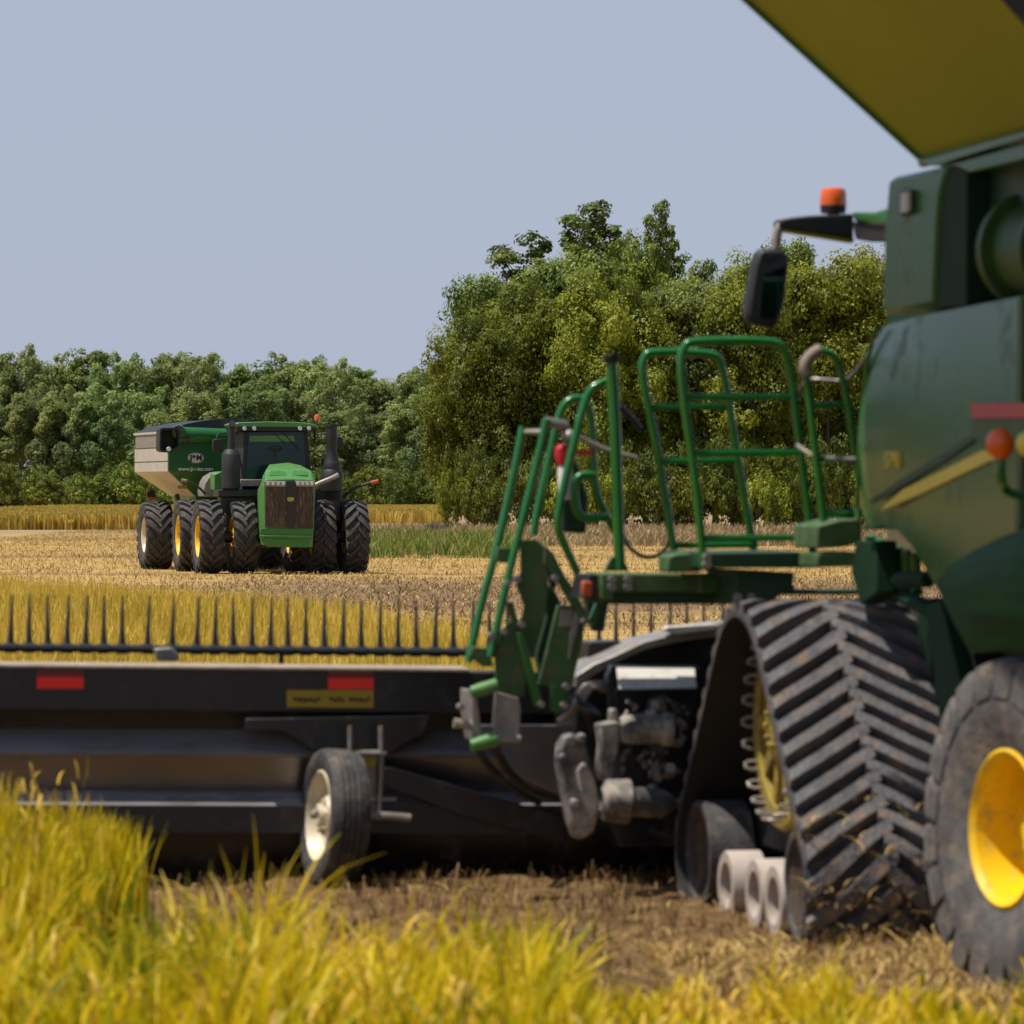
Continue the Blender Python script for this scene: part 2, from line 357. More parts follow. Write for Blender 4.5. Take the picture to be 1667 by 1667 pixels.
# fringe of uncut rice right before the camera
p = pts(9500, -3.2, 3.2, 18.2, 21.7); x = p[:, 0]
tall = np.clip(.86 + .12 * np.sin(x * 5 + 1) + .10 * np.sin(x * 11.3), 0, 1) - np.clip((x + .25) / .9, 0, 1) * .50
cl = clump(x, p[:, 1], .16, 5); cl2 = clump(x, p[:, 1], .5, 6)
keep = cl > .15; p = p[keep]; cl = cl[keep]; cl2 = cl2[keep]; tall = tall[keep]; N = len(p)
h = (tall * (.50 + .68 * cl)) * U(N, .45, 1.0)
rn = np.clip(.06 + .75 * cl2 + U(N, -.25, .4) , 0, 1)
tag(blades('uncut_rice', p, h, U(N, .012, .042), U(N, .05, .65), 5, m_rice, rn, .08, .12), 'blurred yellow green rice fringe nearest to the viewer along the bottom of the photo', 'rice', kind='stuff')
# drooping leaves and heads in the fringe
p = pts(900, -3.2, 3.2, 18.2, 21.2); N = len(p); x = p[:, 0]
p[:, 2] = U(N, .15, .48) * (1 - .62 * np.clip((x + .15) / .8, 0, 1))
tag(blades('rice_panicles', p, U(N, .10, .20), U(N, .012, .024), U(N, .3, 1.0), 4, m_head, U(N, 0, 1), .3, .4), 'pale drooping rice heads hanging in the nearest rice fringe', 'rice heads', kind='stuff')
# block of taller standing rice at the left
p = pts(11000, -4.2, -1.72, 23.4, 27.0); x = p[:, 0]; cl = clump(x, p[:, 1], .2, 9)
edge = -2.06 + .10 * np.sin(p[:, 1] * 6); keep = (x < edge) & (cl > .12); p = p[keep]; cl = cl[keep]; x = x[keep]; N = len(p)
h = (.99 - .24 * np.clip((x + 2.8) / .7, 0, 1)) * (.72 + .36 * cl) * U(N, .55, 1.0)
tag(blades('standing_rice', p, h, U(N, .012, .036), U(N, .02, .28), 5, m_rice, np.clip(.10 + .6 * cl + U(N, -.3, .5), 0, 1), .1, .1), 'tall golden standing rice at the left edge before the black header', 'rice', kind='stuff')
p = pts(240, -4.1, -2.2, 23.4, 26.5); N = len(p); p[:, 2] = U(N, .45, .82)
tag(blades('standing_rice_panicles', p, U(N, .08, .15), U(N, .012, .022), U(N, .1, .6), 4, m_head, U(N, 0, 1), .3, .2), 'pale rice heads on the tall standing rice at the left edge', 'rice heads', kind='stuff')
# stubble and straw on the churned soil
p = pts(16000, -4, 4.2, 22.2, 31); p[:, 2] = ground_z(p[:, 0], p[:, 1]) - .01
keep = clump(p[:, 0], p[:, 1], .22, 11) > .38; p = p[keep]; N = len(p)
tag(blades('rice_stubble', p, U(N, .03, .13), U(N, .006, .014), U(N, 0, .7), 2, m_stub, U(N, 0, .9), .7), 'short brown cut stubble on the churned soil behind the header', 'stubble', kind='stuff')
p = pts(7000, -4, 4.5, 22.0, 31); p[:, 2] = ground_z(p[:, 0], p[:, 1]) + .012
dens = np.clip((p[:, 0] - .2) / 1.5, 0, 1) * np.clip((26.5 - p[:, 1]) / 2, 0, 1) + .12; p = p[rng.random(len(p)) < dens]; N = len(p)
tag(blades('loose_straw', p, U(N, .04, .10), U(N, .006, .012), U(N, 1.0, 2.6), 3, m_straw, U(N, .2, 1), .7), 'loose pale straw scattered on the soil near the steering wheel', 'straw', kind='stuff')
p = pts(5200, .7, 3.2, 22.6, 25.3); p[:, 2] = ground_z(p[:, 0], p[:, 1]); p = p[clump(p[:, 0], p[:, 1], .25, 41) > .45]; N = len(p)
tag(blades('upright_straw', p, U(N, .04, .15), U(N, .006, .013), U(N, .3, 1.4), 3, m_straw, U(N, .4, 1), .6), 'bristling pale straw between the track and the steering wheel', 'straw', kind='stuff')
# rice still standing beyond the header
p = pts(150000, -12.5, 4.6, 32.2, 95); D = p[:, 1]
xb = np.interp(D, [32, 46.7, 57, 75, 93], [4.3, 1.9, -.2, -3.1, -9.9]) + (clump(D, D * 0, 1.3, 4) - .5) * .5
p = p[(p[:, 0] < xb + .35 - rng.exponential(.35, len(p))) & (p[:, 0] > -.115 * D - .6)]; N = len(p)
h = .88 * (.88 + .2 * clump(p[:, 0], p[:, 1], .7, 12)) * U(N, .7, 1.03)
tag(blades('rice_field_beyond_header', p, h, U(N, .018, .036), U(N, .02, .28), 3, m_rice2, np.clip(U(N, .1, .9) * .6 + .4 * clump(p[:, 0], p[:, 1], 3, 13), 0, 1), .2, .05), 'golden uncut rice between the header tines and the far tractor', 'rice', kind='stuff')
# rice at the far side of the field
q = pts(120000, -46, -3, 292, 505); D = q[:, 1]; pxs = q[:, 0] / D * F + CX
front = np.where(pxs < 420, 292, 345) + (clump(q[:, 0], q[:, 0] * 0, 4, 8) - .5) * 8
q = q[(pxs > -70) & (pxs < 730) & (D > front)]
e = pts(14000, -34, -14, 291, 297); q = np.concatenate([q, e]); N = len(q)
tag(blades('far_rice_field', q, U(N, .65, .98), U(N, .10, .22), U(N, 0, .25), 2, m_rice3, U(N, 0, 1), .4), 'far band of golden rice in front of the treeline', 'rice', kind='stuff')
# cut field: stubble rows and straw
q = pts(170000, -25, 22, 52, 290); D = q[:, 1]; pxs = q[:, 0] / D * F + CX; q = q[(pxs > -60) & (pxs < 1560)]
xb = np.interp(q[:, 1], [32, 46.7, 57, 75, 93, 300], [4.3, 1.9, -.2, -3.1, -9.9, -99]); q = q[q[:, 0] > xb - .2]
bandf = (q[:, 1] > 90) & (q[:, 1] < 130) & (q[:, 0] > -8)
q = q[~bandf | (rng.random(len(q)) < .12)]; q = q[clump(q[:, 0] * .4, q[:, 1], 1.1, 21) > .34]; N = len(q)
tag(blades('field_straw', q, U(N, .05, .15), U(N, .010, .030), U(N, .1, 1.2), 2, m_straw, U(N, 0, 1), .6), 'straw and stubble on the cut field around the far tractor', 'straw', kind='stuff')
q = pts(24000, -9, 14, 84, 132); q = q[clump(q[:, 0] * .5, q[:, 1], .8, 51) > .35]; xb = np.interp(q[:, 1], [75, 93, 300], [-3.1, -9.9, -99]); q = q[q[:, 0] > xb]; N = len(q)
tag(blades('field_stubble', q, U(N, .04, .12), U(N, .012, .04), U(N, .1, 1.4), 2, m_stub2, U(N, 0, 1), .6), 'brown stubble and clods in the driven strip in front of the far tractor', 'stubble', kind='stuff')
# weeds and dry grass before the wood
q = pts(9000, -6.5, 0, 168, 240); q = q[clump(q[:, 0], q[:, 1], 1.6, 31) > .42]; N = len(q)
tag(blades('green_weeds', q, U(N, .2, .75), U(N, .04, .10), U(N, .1, .6), 3, m_weed, np.clip(U(N, -.2, .8), 0, 1), .2), 'green weeds on the cut field right of the far tractor', 'weeds', kind='stuff')
q = pts(26000, -9, 24, 205, 292); D = q[:, 1]; pxs = q[:, 0] / D * F + CX; q = q[(pxs > 590) & (clump(q[:, 0], q[:, 1], 3, 33) > .36)]; N = len(q)
tag(blades('dry_grass', q, U(N, .15, .65), U(N, .04, .12), U(N, .1, .8), 3, m_dry, U(N, 0, 1), .2), 'dry tan grass along the foot of the right wood', 'grass', kind='stuff')

# ------------------------------------------------------------------ trees
LG = [(.020, .040, .008), (.045, .085, .014), (.085, .13, .020), (.15, .18, .028)]
m_leafA = leafmat('leaf_olive', [(.085, .108, .014), (.175, .200, .020), (.28, .30, .030), (.40, .39, .05)], .42, .5, True, .22)
m_leafB = leafmat('leaf_deep', [(.065, .100, .018), (.125, .170, .030), (.21, .26, .042), (.31, .34, .06)], .42, .5, True, .22)
m_leafC = leafmat('leaf_yellow', [(.09, .11, .010), (.19, .21, .014), (.30, .30, .022), (.37, .34, .04)], .45, .5, True, .25)
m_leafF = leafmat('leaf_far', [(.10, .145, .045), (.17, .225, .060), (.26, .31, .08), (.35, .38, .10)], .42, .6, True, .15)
m_leafS = leafmat('leaf_shrub', [(.09, .13, .02), (.16, .21, .03), (.25, .29, .04), (.33, .35, .06)], .45, .6, True, .3)

def leaf_quads(cen, size, nrm):
    N = len(cen); a = rng.normal(size=(N, 3)); nrm = nrm + rng.normal(size=(N, 3)) * .38; nrm /= np.linalg.norm(nrm, axis=1, keepdims=True)
    u = np.cross(nrm, a); u /= np.linalg.norm(u, axis=1, keepdims=True) + 1e-9; v = np.cross(nrm, u)
    L = (size * rng.uniform(.6, 1.3, N))[:, None]; Wd = L * rng.uniform(.55, .85, N)[:, None]
    V = np.stack([cen - u * L, cen - v * Wd, cen + u * L, cen + v * Wd], 1).reshape(-1, 3)
    return V, np.arange(N * 4).reshape(-1, 4)

def crown(lobes, sub, leaves, leaf, name, m, parent, seed, trunkr, limbs=7, subr=.42):
    """lobes: centre and radius of each bough; leaves sit in small clumps on the boughs' surfaces"""
    global rng
    keep = rng; rng = np.random.default_rng(seed)
    cs = []; ns = []; rd = []
    for (cx_, cy_, cz_, r_) in lobes:
        k = max(3, int(sub * (r_ / 1.5) ** 1.4)); d = rng.normal(size=(k, 3)); d[:, 2] += .25; d /= np.linalg.norm(d, axis=1, keepdims=True)
        sc_ = np.array([cx_, cy_, cz_]) + d * r_ * rng.uniform(.55, 1.05, (k, 1)) * np.array([1, 1, .85])
        bright = rng.uniform(.15, .75)
        for j in range(k):
            rr = r_ * subr * rng.uniform(.6, 1.2) + .12
            q = rng.normal(size=(leaves, 3)); ql = np.linalg.norm(q, axis=1, keepdims=True); q = q / ql
            pos = sc_[j] + q * rr * rng.uniform(.62, 1.08, (leaves, 1)) * np.array([1.1, 1.1, .75])
            cs.append(pos); ns.append(q * .8 + d[j] * .5 + np.array([-.15, -.15, .45])); rd.append(np.clip(bright + rng.normal(size=leaves) * .2, 0, 1))
    cs = np.concatenate(cs); ns = np.concatenate(ns); rd = np.concatenate(rd); ok = cs[:, 2] > .05
    V, Q = leaf_quads(cs[ok], np.full(ok.sum(), leaf), ns[ok])
    co = np_mesh(name, V, Q, rd[ok], m, parent)
    tr = MB(); zc = min(l_[2] for l_ in lobes); top = max(l_[2] for l_ in lobes)
    tr.tube([(0, 0, -.2), (trunkr * .4, 0, zc * .6 + .3), (0, trunkr * .5, zc * .5 + top * .5), (0, 0, top * .9)], [trunkr, trunkr * .8, trunkr * .45, trunkr * .12], 8)
    big = sorted(lobes, key=lambda l_: -l_[3])[:limbs] if limbs < len(lobes) else lobes
    for l_ in big:
        z0 = max(.3, l_[2] * .55); a = Vector((0, 0, z0)); e_ = Vector(l_[:3]); tr.tube([a, a.lerp(e_, .5) + Vector((0, 0, -.15 * l_[3])), e_], [trunkr * .4, trunkr * .25, trunkr * .07], 6)
    tr.build('trunk', M['bark'], parent); rng = keep; return co

def lobes_round(seed, rx, z0, z1, n_, rl):
    r = np.random.default_rng(seed); out = []; zc = (z0 + z1) / 2; rz = (z1 - z0) / 2
    for i in range(n_):
        z = r.uniform(-1, 1) ; a = r.uniform(0, 2*np.pi); wmax = math.sqrt(max(0, 1 - (abs(z) * .92) ** 2.4)); k = r.uniform(.35, .92)
        out.append((math.cos(a) * rx * wmax * k, math.sin(a) * rx * wmax * k, zc + z * (rz - rl * .5), rl * r.uniform(.65, 1.25)))
    return out
PROTO = {}
def proto(kind):
    """a first tree of each kind: its mesh data is shared by its copies"""
    root = bpy.data.objects.new('tree', None); C.objects.link(root)
    if kind == 'wide':   crown(lobes_round(1, 5.6, .6, 15, 46, 1.9), 13, 98, .125, 'crown', m_leafA, root, 11, .32)
    if kind == 'deep':   crown(lobes_round(2, 5.0, .5, 15, 44, 1.8), 13, 98, .125, 'crown', m_leafB, root, 12, .30)
    if kind == 'bright': crown(lobes_round(3, 4.6, .4, 13, 40, 1.7), 13, 95, .125, 'crown', m_leafC, root, 13, .26)
    if kind == 'emergent':
        L = []; r = random.Random(5)
        for br in ((-4.6, 17.0), (-3.2, 18.2), (-1.3, 19.3), (.3, 20.0), (-.6, 17.5), (2.9, 15.0), (-2.4, 14.6), (1.2, 18.2), (-3.9, 16.0), (2.0, 16.8)):
            for t in (.35, .45, .54, .62, .70, .77, .84, .90, .95, 1.0):
                L.append((br[0] * t + r.uniform(-.4, .4), r.uniform(-1, 1), 10 + (br[1] - 10) * t + r.uniform(-.3, .3), r.uniform(.45, .85) * (1.15 - .35 * t)))
        crown(L, 18, 40, .14, 'crown', m_leafB, root, 14, .30, 60, .62)
    if kind == 'far':    crown(lobes_round(5, 5.2, 1, 14.5, 64, 1.35), 9, 54, .165, 'crown', m_leafF, root, 15, .3)
    if kind == 'fartall': crown(lobes_round(6, 3.8, 1, 15.5, 56, 1.1), 11, 50, .16, 'crown', m_leafF, root, 16, .28)
    if kind == 'shrub':  crown(lobes_round(7, 3.2, .1, 4, 22, 1.1), 10, 46, .13, 'crown', m_leafS, root, 17, .10)
    if kind == 'brush':  crown(lobes_round(8, 2.6, .1, 3.6, 20, .9), 12, 50, .10, 'crown', m_leafA, root, 18, .08)
    return root
def tree(kind, name, px, D, top, wpx, label, cat, group, rot=None):
    global PROTO
    if kind not in PROTO: o = proto(kind); PROTO[kind] = [o, max((v.co.z for c in o.children for v in c.data.vertices)), {'wide': 5.6, 'deep': 5.0, 'bright': 4.6, 'emergent': 4.6, 'far': 5.2, 'fartall': 3.8, 'shrub': 3.2, 'brush': 2.6}[kind] + .6]
    else:
        src = PROTO[kind][0]; o = src.copy(); C.objects.link(o)
        for c in src.children:
            d = c.copy(); C.objects.link(d); d.parent = o
    o.name = name; hgt = H + (HY - top) / F * D; s = hgt / PROTO[kind][1]; sx = wpx / 2 / F * D / PROTO[kind][2]
    o.location = (X_of(px, D), D, 0); o.scale = (sx, sx, s); o.rotation_euler = (0, 0, rot if rot is not None else random.uniform(0, 6.28))
    tag(o, label, cat, group); return o

ordn = ['first', 'second', 'third', 'fourth', 'fifth', 'sixth', 'seventh', 'eighth', 'ninth', 'tenth', 'eleventh', 'twelfth', 'thirteenth', 'fourteenth', 'fifteenth', 'sixteenth', 'seventeenth', 'eighteenth', 'nineteenth', 'twentieth', 'twenty-first', 'twenty-second']
# far treeline at the left: back row, middle row, low bushes in front
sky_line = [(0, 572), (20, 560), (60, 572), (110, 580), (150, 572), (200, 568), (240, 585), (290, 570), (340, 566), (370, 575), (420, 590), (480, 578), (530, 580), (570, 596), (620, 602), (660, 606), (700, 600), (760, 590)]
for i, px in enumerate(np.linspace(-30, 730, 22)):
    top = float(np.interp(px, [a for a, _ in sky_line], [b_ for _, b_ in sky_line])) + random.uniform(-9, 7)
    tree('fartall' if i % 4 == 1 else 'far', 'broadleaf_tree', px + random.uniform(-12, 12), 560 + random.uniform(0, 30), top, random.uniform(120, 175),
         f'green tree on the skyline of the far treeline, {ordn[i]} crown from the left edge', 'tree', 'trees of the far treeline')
for i, px in enumerate(np.linspace(-40, 720, 15)):
    tree('far', 'broadleaf_tree', px + random.uniform(-15, 15), 528 + random.uniform(-8, 8), random.uniform(618, 665), random.uniform(120, 170),
         f'rounder green tree in the middle row of the far treeline, {ordn[i]} from the left edge', 'tree', 'trees of the far treeline')
for i, px in enumerate(np.linspace(-30, 730, 19)):
    tree('shrub', 'bush', px + random.uniform(-10, 10), 506 + random.uniform(-5, 5), random.uniform(742, 772), random.uniform(80, 120),
         f'low light green bush behind the far rice, {ordn[i]} bush from the left edge', 'bush', 'bushes before the far treeline')
# wood at the right
WG = 'trees of the right wood'
for k, px, D, top, wpx, lab in [
    ('wide', 772, 292, 495, 190, 'outermost left tree of the right wood, leaning out over the rice'),
    ('deep', 790, 304, 442, 190, 'dark green tree behind the left corner of the right wood'),
    ('wide', 850, 296, 440, 230, 'olive tree left of the tallest branches in the right wood'),
    ('deep', 925, 306, 400, 230, 'dark tree right under the tallest bare-looking branches of the right wood'),
    ('emergent', 965, 309, 322, 330, 'tallest open-crowned tree whose sparse branches stand against the sky, left one'),
    ('wide', 1000, 293, 425, 230, 'olive tree behind the folding ladder hoops'),
    ('emergent', 1075, 313, 322, 170, 'open-crowned tree standing against the sky, right of the tallest one'),
    ('wide', 1050, 305, 372, 210, 'bright olive crown between the two open-crowned trees'),
    ('deep', 1100, 296, 450, 220, 'dark green tree behind the left platform railing'),
    ('wide', 1165, 306, 398, 230, 'broad olive tree left of the wing mirror'),
    ('deep', 1290, 318, 385, 190, 'dark green treetop behind the beacon arm'),
    ('bright', 1225, 294, 440, 220, 'yellow green tree below the wing mirror'),
    ('bright', 1345, 298, 402, 250, 'brightest yellow green tree under the beacon arm'),
    ('bright', 1420, 304, 392, 220, 'yellow green tree partly hidden by the harvester body'),
    ('wide', 1520, 300, 400, 240, 'olive tree hidden mostly behind the harvester body')]:
    tree(k, 'broadleaf_tree', px, D, top, wpx, lab, 'tree', WG, rot=0 if k == 'emergent' else None)
for k, px, D, top, wpx, lab in [
    ('brush', 738, 288, 720, 70, 'dark bush at the left foot of the right wood'),
    ('brush', 778, 284, 720, 90, 'bushy undergrowth below the outermost left tree of the wood'),
    ('brush', 812, 283, 735, 110, 'undergrowth bush left of the ladder rails'),
    ('shrub', 872, 284, 728, 120, 'light undergrowth bush seen between the ladder rails'),
    ('brush', 935, 283, 720, 120, 'undergrowth bush behind the fire extinguisher'),
    ('brush', 1000, 285, 712, 110, 'undergrowth bush behind the black-capped post'),
    ('shrub', 1062, 283, 722, 120, 'light undergrowth bush behind the left railing hoop'),
    ('brush', 1125, 284, 715, 120, 'undergrowth bush behind the middle railing hoop'),
    ('shrub', 1190, 284, 700, 120, 'light undergrowth bush right of the middle railing hoop'),
    ('brush', 1255, 283, 720, 120, 'undergrowth bush left of the small right railing hoop'),
    ('shrub', 1320, 284, 706, 120, 'light undergrowth bush behind the small right railing hoop'),
    ('brush', 1385, 285, 700, 130, 'undergrowth bush beside the harvester side panel'),
    ('shrub', 1460, 286, 710, 130, 'undergrowth bush hidden behind the harvester side panel')]:
    tree(k, 'bush', px, D, top, wpx, lab, 'bush', 'bushes at the foot of the right wood')
p = pts(260, X_of(694, 250), X_of(732, 250), 247, 252); N = len(p)
tag(blades('dead_brush', p, U(N, .4, .95), U(N, .02, .05), U(N, .1, .5), 3, M['bark'], U(N, 0, 1), .3), 'small dark dead weed clump at the left foot of the wood', 'weeds', kind='stuff')

# the treeline goes on to the left, outside the photo (it mirrors in the harvester's side)
def wood_beyond():
    r = np.random.default_rng(44); L_ = []
    for k in range(230):
        X = r.uniform(-490, -85); Dd = 330 - (X + 85) * -.12 + r.uniform(-10, 20); L_.append((X, Dd, r.uniform(1, 24) , r.uniform(3.5, 6)))
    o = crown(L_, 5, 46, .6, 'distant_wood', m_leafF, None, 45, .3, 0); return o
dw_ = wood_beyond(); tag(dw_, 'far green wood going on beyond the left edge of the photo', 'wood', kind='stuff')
for o in list(C.objects):
    if o.name.startswith('trunk') and o.parent is None: bpy.data.objects.remove(o)

# ------------------------------------------------------------------ wheels and tracks
def wheel(parent, o, ax, Rt, W, rr, mt, mr, lugs=0, lug_h=.05, name='tyre', dish=.35, lugw=.09, sweep=.30, bolts=8, treadgrooves=False):
    """tyre with rim; ax points to the outer face"""
    o = Vector(o); ax = Vector(ax).normalized(); w2 = W / 2
    m = MB(); b = Rt - (lug_h if lugs else 0)
    prof = [(-w2*.78, rr), (-w2*.98, rr + (b-rr)*.35), (-w2, rr + (b-rr)*.62), (-w2*.93, rr + (b-rr)*.87), (-w2*.74, b*.985 + rr*.0), (-w2*.3, b), (w2*.3, b), (w2*.74, b*.985), (w2*.93, rr + (b-rr)*.87), (w2, rr + (b-rr)*.62), (w2*.98, rr + (b-rr)*.35), (w2*.78, rr), (w2*.6, rr*.97), (-w2*.6, rr*.97)]
    if treadgrooves:
        prof = prof[:5] + [q for k in (-.45, -.15, .15, .45) for q in ((w2*(k-.05), b), (w2*(k-.03), b-.012), (w2*(k+.03), b-.012), (w2*(k+.05), b))] + prof[7:]
    m.lathe(prof, o, ax, 56)
    if lugs:
        a = ax.orthogonal().normalized(); c = ax.cross(a)
        def P(d, r, th): return o + ax * d + (a * math.cos(th) + c * math.sin(th)) * r
        da = 2 * math.pi / lugs
        for s in (-1, 1):
            for i in range(lugs):
                th0 = (i + (.5 if s > 0 else 0)) * da
                rows = []
                for (d, r1, r2, dt) in ((-.06, b*.97, Rt, -.03), (.30, b*.97, Rt, sweep*.35), (.66, b*.97, Rt*.995, sweep*.75), (.97, b*.93, Rt*.965, sweep), (1.03, rr+(b-rr)*.62, Rt*.90 if Rt*.90 > rr+(b-rr)*.7 else b*.9, sweep*1.06)):
                    th = th0 + dt; hw = lugw / 2 / Rt * (1.0 if d < .9 else 1.25)
                    rows.append([P(s*w2*d, r1, th - hw*1.25), P(s*w2*d, r2, th - hw), P(s*w2*d, r2, th + hw), P(s*w2*d, r1, th + hw*1.25)])
                vs = [v for r_ in rows for v in r_]; n_ = len(rows)
                fs = [(k*4+j, k*4+j+1, k*4+j+5, k*4+j+4) for k in range(n_-1) for j in range(3)] + [(0,1,2,3), ((n_-1)*4, (n_-1)*4+3, (n_-1)*4+2, (n_-1)*4+1)]
                m.add(vs, fs)
    t = m.build(name, mt, parent, smooth=42)
    r = MB(); d0 = w2 * .82; dd = w2 * dish * 2
    r.lathe([(d0, rr*1.04), (d0+.008, rr*1.0), (d0 - .02, rr*.93), (d0-dd, rr*.86), (d0-dd-.01, rr*.55), (d0-dd+.05, rr*.42), (d0-dd+.05, rr*.26), (d0-dd+.09, rr*.24), (d0-dd+.09, .001), (d0-dd-.1, .001), (d0-dd-.1, rr*.9), (-w2*.7, rr*.97), (-w2*.7, rr)], o, ax, 40)
    a = ax.orthogonal().normalized(); c = ax.cross(a)
    for k in range(bolts):
        q = 2 * math.pi * k / bolts; e = o + (a * math.cos(q) + c * math.sin(q)) * rr * .34 + ax * (d0-dd+.04)
        r.cyl(e, e + ax * .035, rr * .035, 6)
    r.build('rim', mr, t); return t

def hull(pts_):
    p = sorted(set(pts_)); 
    def half(q):
        h_ = []
        for a in q:
            while len(h_) > 1 and (h_[-1][0]-h_[-2][0])*(a[1]-h_[-2][1]) - (h_[-1][1]-h_[-2][1])*(a[0]-h_[-2][0]) <= 0: h_.pop()
            h_.append(a)
        return h_[:-1]
    return half(p) + half(p[::-1])

def track(parent, x_out, side, full=True):
    """triangular rubber track; x_out its outer face, side -1 for the machine's left"""
    W = .93; xi = x_out - side * W; xc = (x_out + xi) / 2
    circ = [(.20, 1.06, .60), (1.28, .29, .31), (-.95, .27, .30), (.3, .16, .19)]
    P2 = hull([(round(cy + r * math.cos(2*math.pi*k/90), 5), round(cz + r * math.sin(2*math.pi*k/90), 5)) for cy, cz, r in circ for k in range(90)])
    P2.append(P2[0]); seg = [math.dist(a, b) for a, b in zip(P2[:-1], P2[1:])]; Lt = sum(seg); NL = 44; sub = 6; n_ = NL * sub
    cum = np.concatenate([[0], np.cumsum(seg)]); A = np.array(P2); s_ = np.linspace(0, Lt, n_, endpoint=False)
    py = np.interp(s_, cum, A[:, 0]); pz = np.interp(s_, cum, A[:, 1])
    k_ = np.array([.25, .5, .25]); 
    for _ in range(4): py = .25*np.roll(py, 1) + .5*py + .25*np.roll(py, -1); pz = .25*np.roll(pz, 1) + .5*pz + .25*np.roll(pz, -1)
    ty = np.roll(py, -1) - np.roll(py, 1); tz = np.roll(pz, -1) - np.roll(pz, 1); ll = np.hypot(ty, tz); ny = tz / ll; nz = -ty / ll
    th = .035
    # belt body: material 0 outside, 1 inside
    m = MB(); vs = []
    xs = np.linspace(x_out, xi, 2)
    for i in range(n_):
        for x_, o_ in ((x_out, th), (xi, th), (xi, 0), (x_out, 0)):
            vs.append((x_, py[i] + ny[i]*o_, pz[i] + nz[i]*o_))
    k0 = len(m.v); m.v += [Vector(v) for v in vs]
    for i in range(n_):
        j = (i + 1) % n_
        for q in range(4):
            m.f.append((i*4+q, i*4+(q+1) % 4, j*4+(q+1) % 4, j*4+q)); m.mi.append(1 if q == 2 else 0)
    belt = m.build('track_belt', [M['beltr'], M['beltin']], parent)
    # chevron lugs
    def PP(s, x_, o_):
        s = (s % n_); i = int(s); f = s - i; j = (i + 1) % n_
        yy = py[i]*(1-f)+py[j]*f; zz = pz[i]*(1-f)+pz[j]*f; a = ny[i]*(1-f)+ny[j]*f; b = nz[i]*(1-f)+nz[j]*f
        return Vector((x_, yy + a*o_, zz + b*o_))
    g = MB(); sgn = 1
    for sd_ in (0, 1):
        for i in range(NL):
            s0 = (i + .5 * sd_) * sub
            rows = []
            N_ = 7
            for k in range(N_):
                t = k / (N_ - 1)                       # 0 at the middle, 1 at the edge
                x_ = xc + (t * .5 * W * .985 + (-.03 if t == 0 else 0)) * (side if sd_ == 0 else -side)
                ds = sgn * (2.3 * t ** .9) * sub * .86
                hw = sub * (.265 + .05 * (1 - t)); hh = .062 - .012 * (t > .9) 
                rows.append([PP(s0 + ds - hw*1.15, x_, th-.004), PP(s0 + ds - hw*.8, x_, th + hh), PP(s0 + ds + hw*.8, x_, th + hh), PP(s0 + ds + hw*1.15, x_, th-.004)])
            v_ = [v for r_ in rows for v in r_]
            g.add(v_, [(k*4+j, k*4+j+1, k*4+j+5, k*4+j+4) for k in range(N_-1) for j in range(3)] + [(0,1,2,3), ((N_-1)*4, (N_-1)*4+3, (N_-1)*4+2, (N_-1)*4+1)])
    g.build('track_lugs', M['lugm'], belt, smooth=50)
    # guide lugs inside the belt
    gfirst = None
    for i in range(0, NL):
        gl = MB()
        p0 = PP(i * sub, xc, -.001); p1 = PP(i * sub, xc, -.085); t = (PP(i*sub+1, xc, 0) - PP(i*sub, xc, 0)).normalized() * .035
        gl.add([p0 + Vector((.05,0,0)) + t, p0 + Vector((-.05,0,0)) + t, p0 + Vector((-.05,0,0)) - t, p0 + Vector((.05,0,0)) - t, p1 + Vector((.03,0,0)) + t*.6, p1 + Vector((-.03,0,0)) + t*.6, p1 + Vector((-.03,0,0)) - t*.6, p1 + Vector((.03,0,0)) - t*.6],
               [(0,1,2,3), (4,5,6,7), (0,1,5,4), (1,2,6,5), (2,3,7,6), (3,0,4,7)])
        gl.build('guide_lug', M['beltin'], belt)
    ax = Vector((side, 0, 0)); xw = x_out - side * .27
    # drive wheel: yellow spoked disc with a ring of loops that stick out
    d = MB(); o = Vector((xw, .20, 1.06))
    d.lathe([(-.03, .56), (.0, .58), (.03, .56), (.03, .45), (-.03, .45)], o, ax, 48)
    d.lathe([(-.06, .20), (.04, .20), (.06, .16), (.06, .001), (-.06, .001)], o, ax, 32)
    for k in range(10):
        q = 2*math.pi*k/10; u = Vector((0, math.cos(q), math.sin(q))); v = Vector((0, -math.sin(q), math.cos(q)))
        d.prism([o + u*.17 + v*.05 + ax*-.02, o + u*.47 + v*.035 + ax*-.02, o + u*.47 - v*.035 + ax*-.02, o + u*.17 - v*.05 + ax*-.02], ax*.04)
        d.cyl(o + u*.11 + ax*.05, o + u*.11 + ax*.085, .018, 6)
    dw = d.build('drive_wheel', M['yelldull'], parent, .004)
    lp = MB()
    for k in range(26):
        q = 2*math.pi*k/26; u = Vector((0, math.cos(q), math.sin(q))); v = Vector((0, -math.sin(q), math.cos(q)))
        c0 = o + u*.515
        lp.tube([c0 + v*.024 + ax*.0, c0 + v*.026 + ax*.07, c0 + v*.012 + ax*.10, c0 - v*.012 + ax*.10, c0 - v*.026 + ax*.07, c0 - v*.024 + ax*.0], .011, 6)
        lp.tube([c0 + v*.024 - ax*.30, c0 + v*.024], .012, 6)
    lp.build('drive_loops', M['steel'], dw)
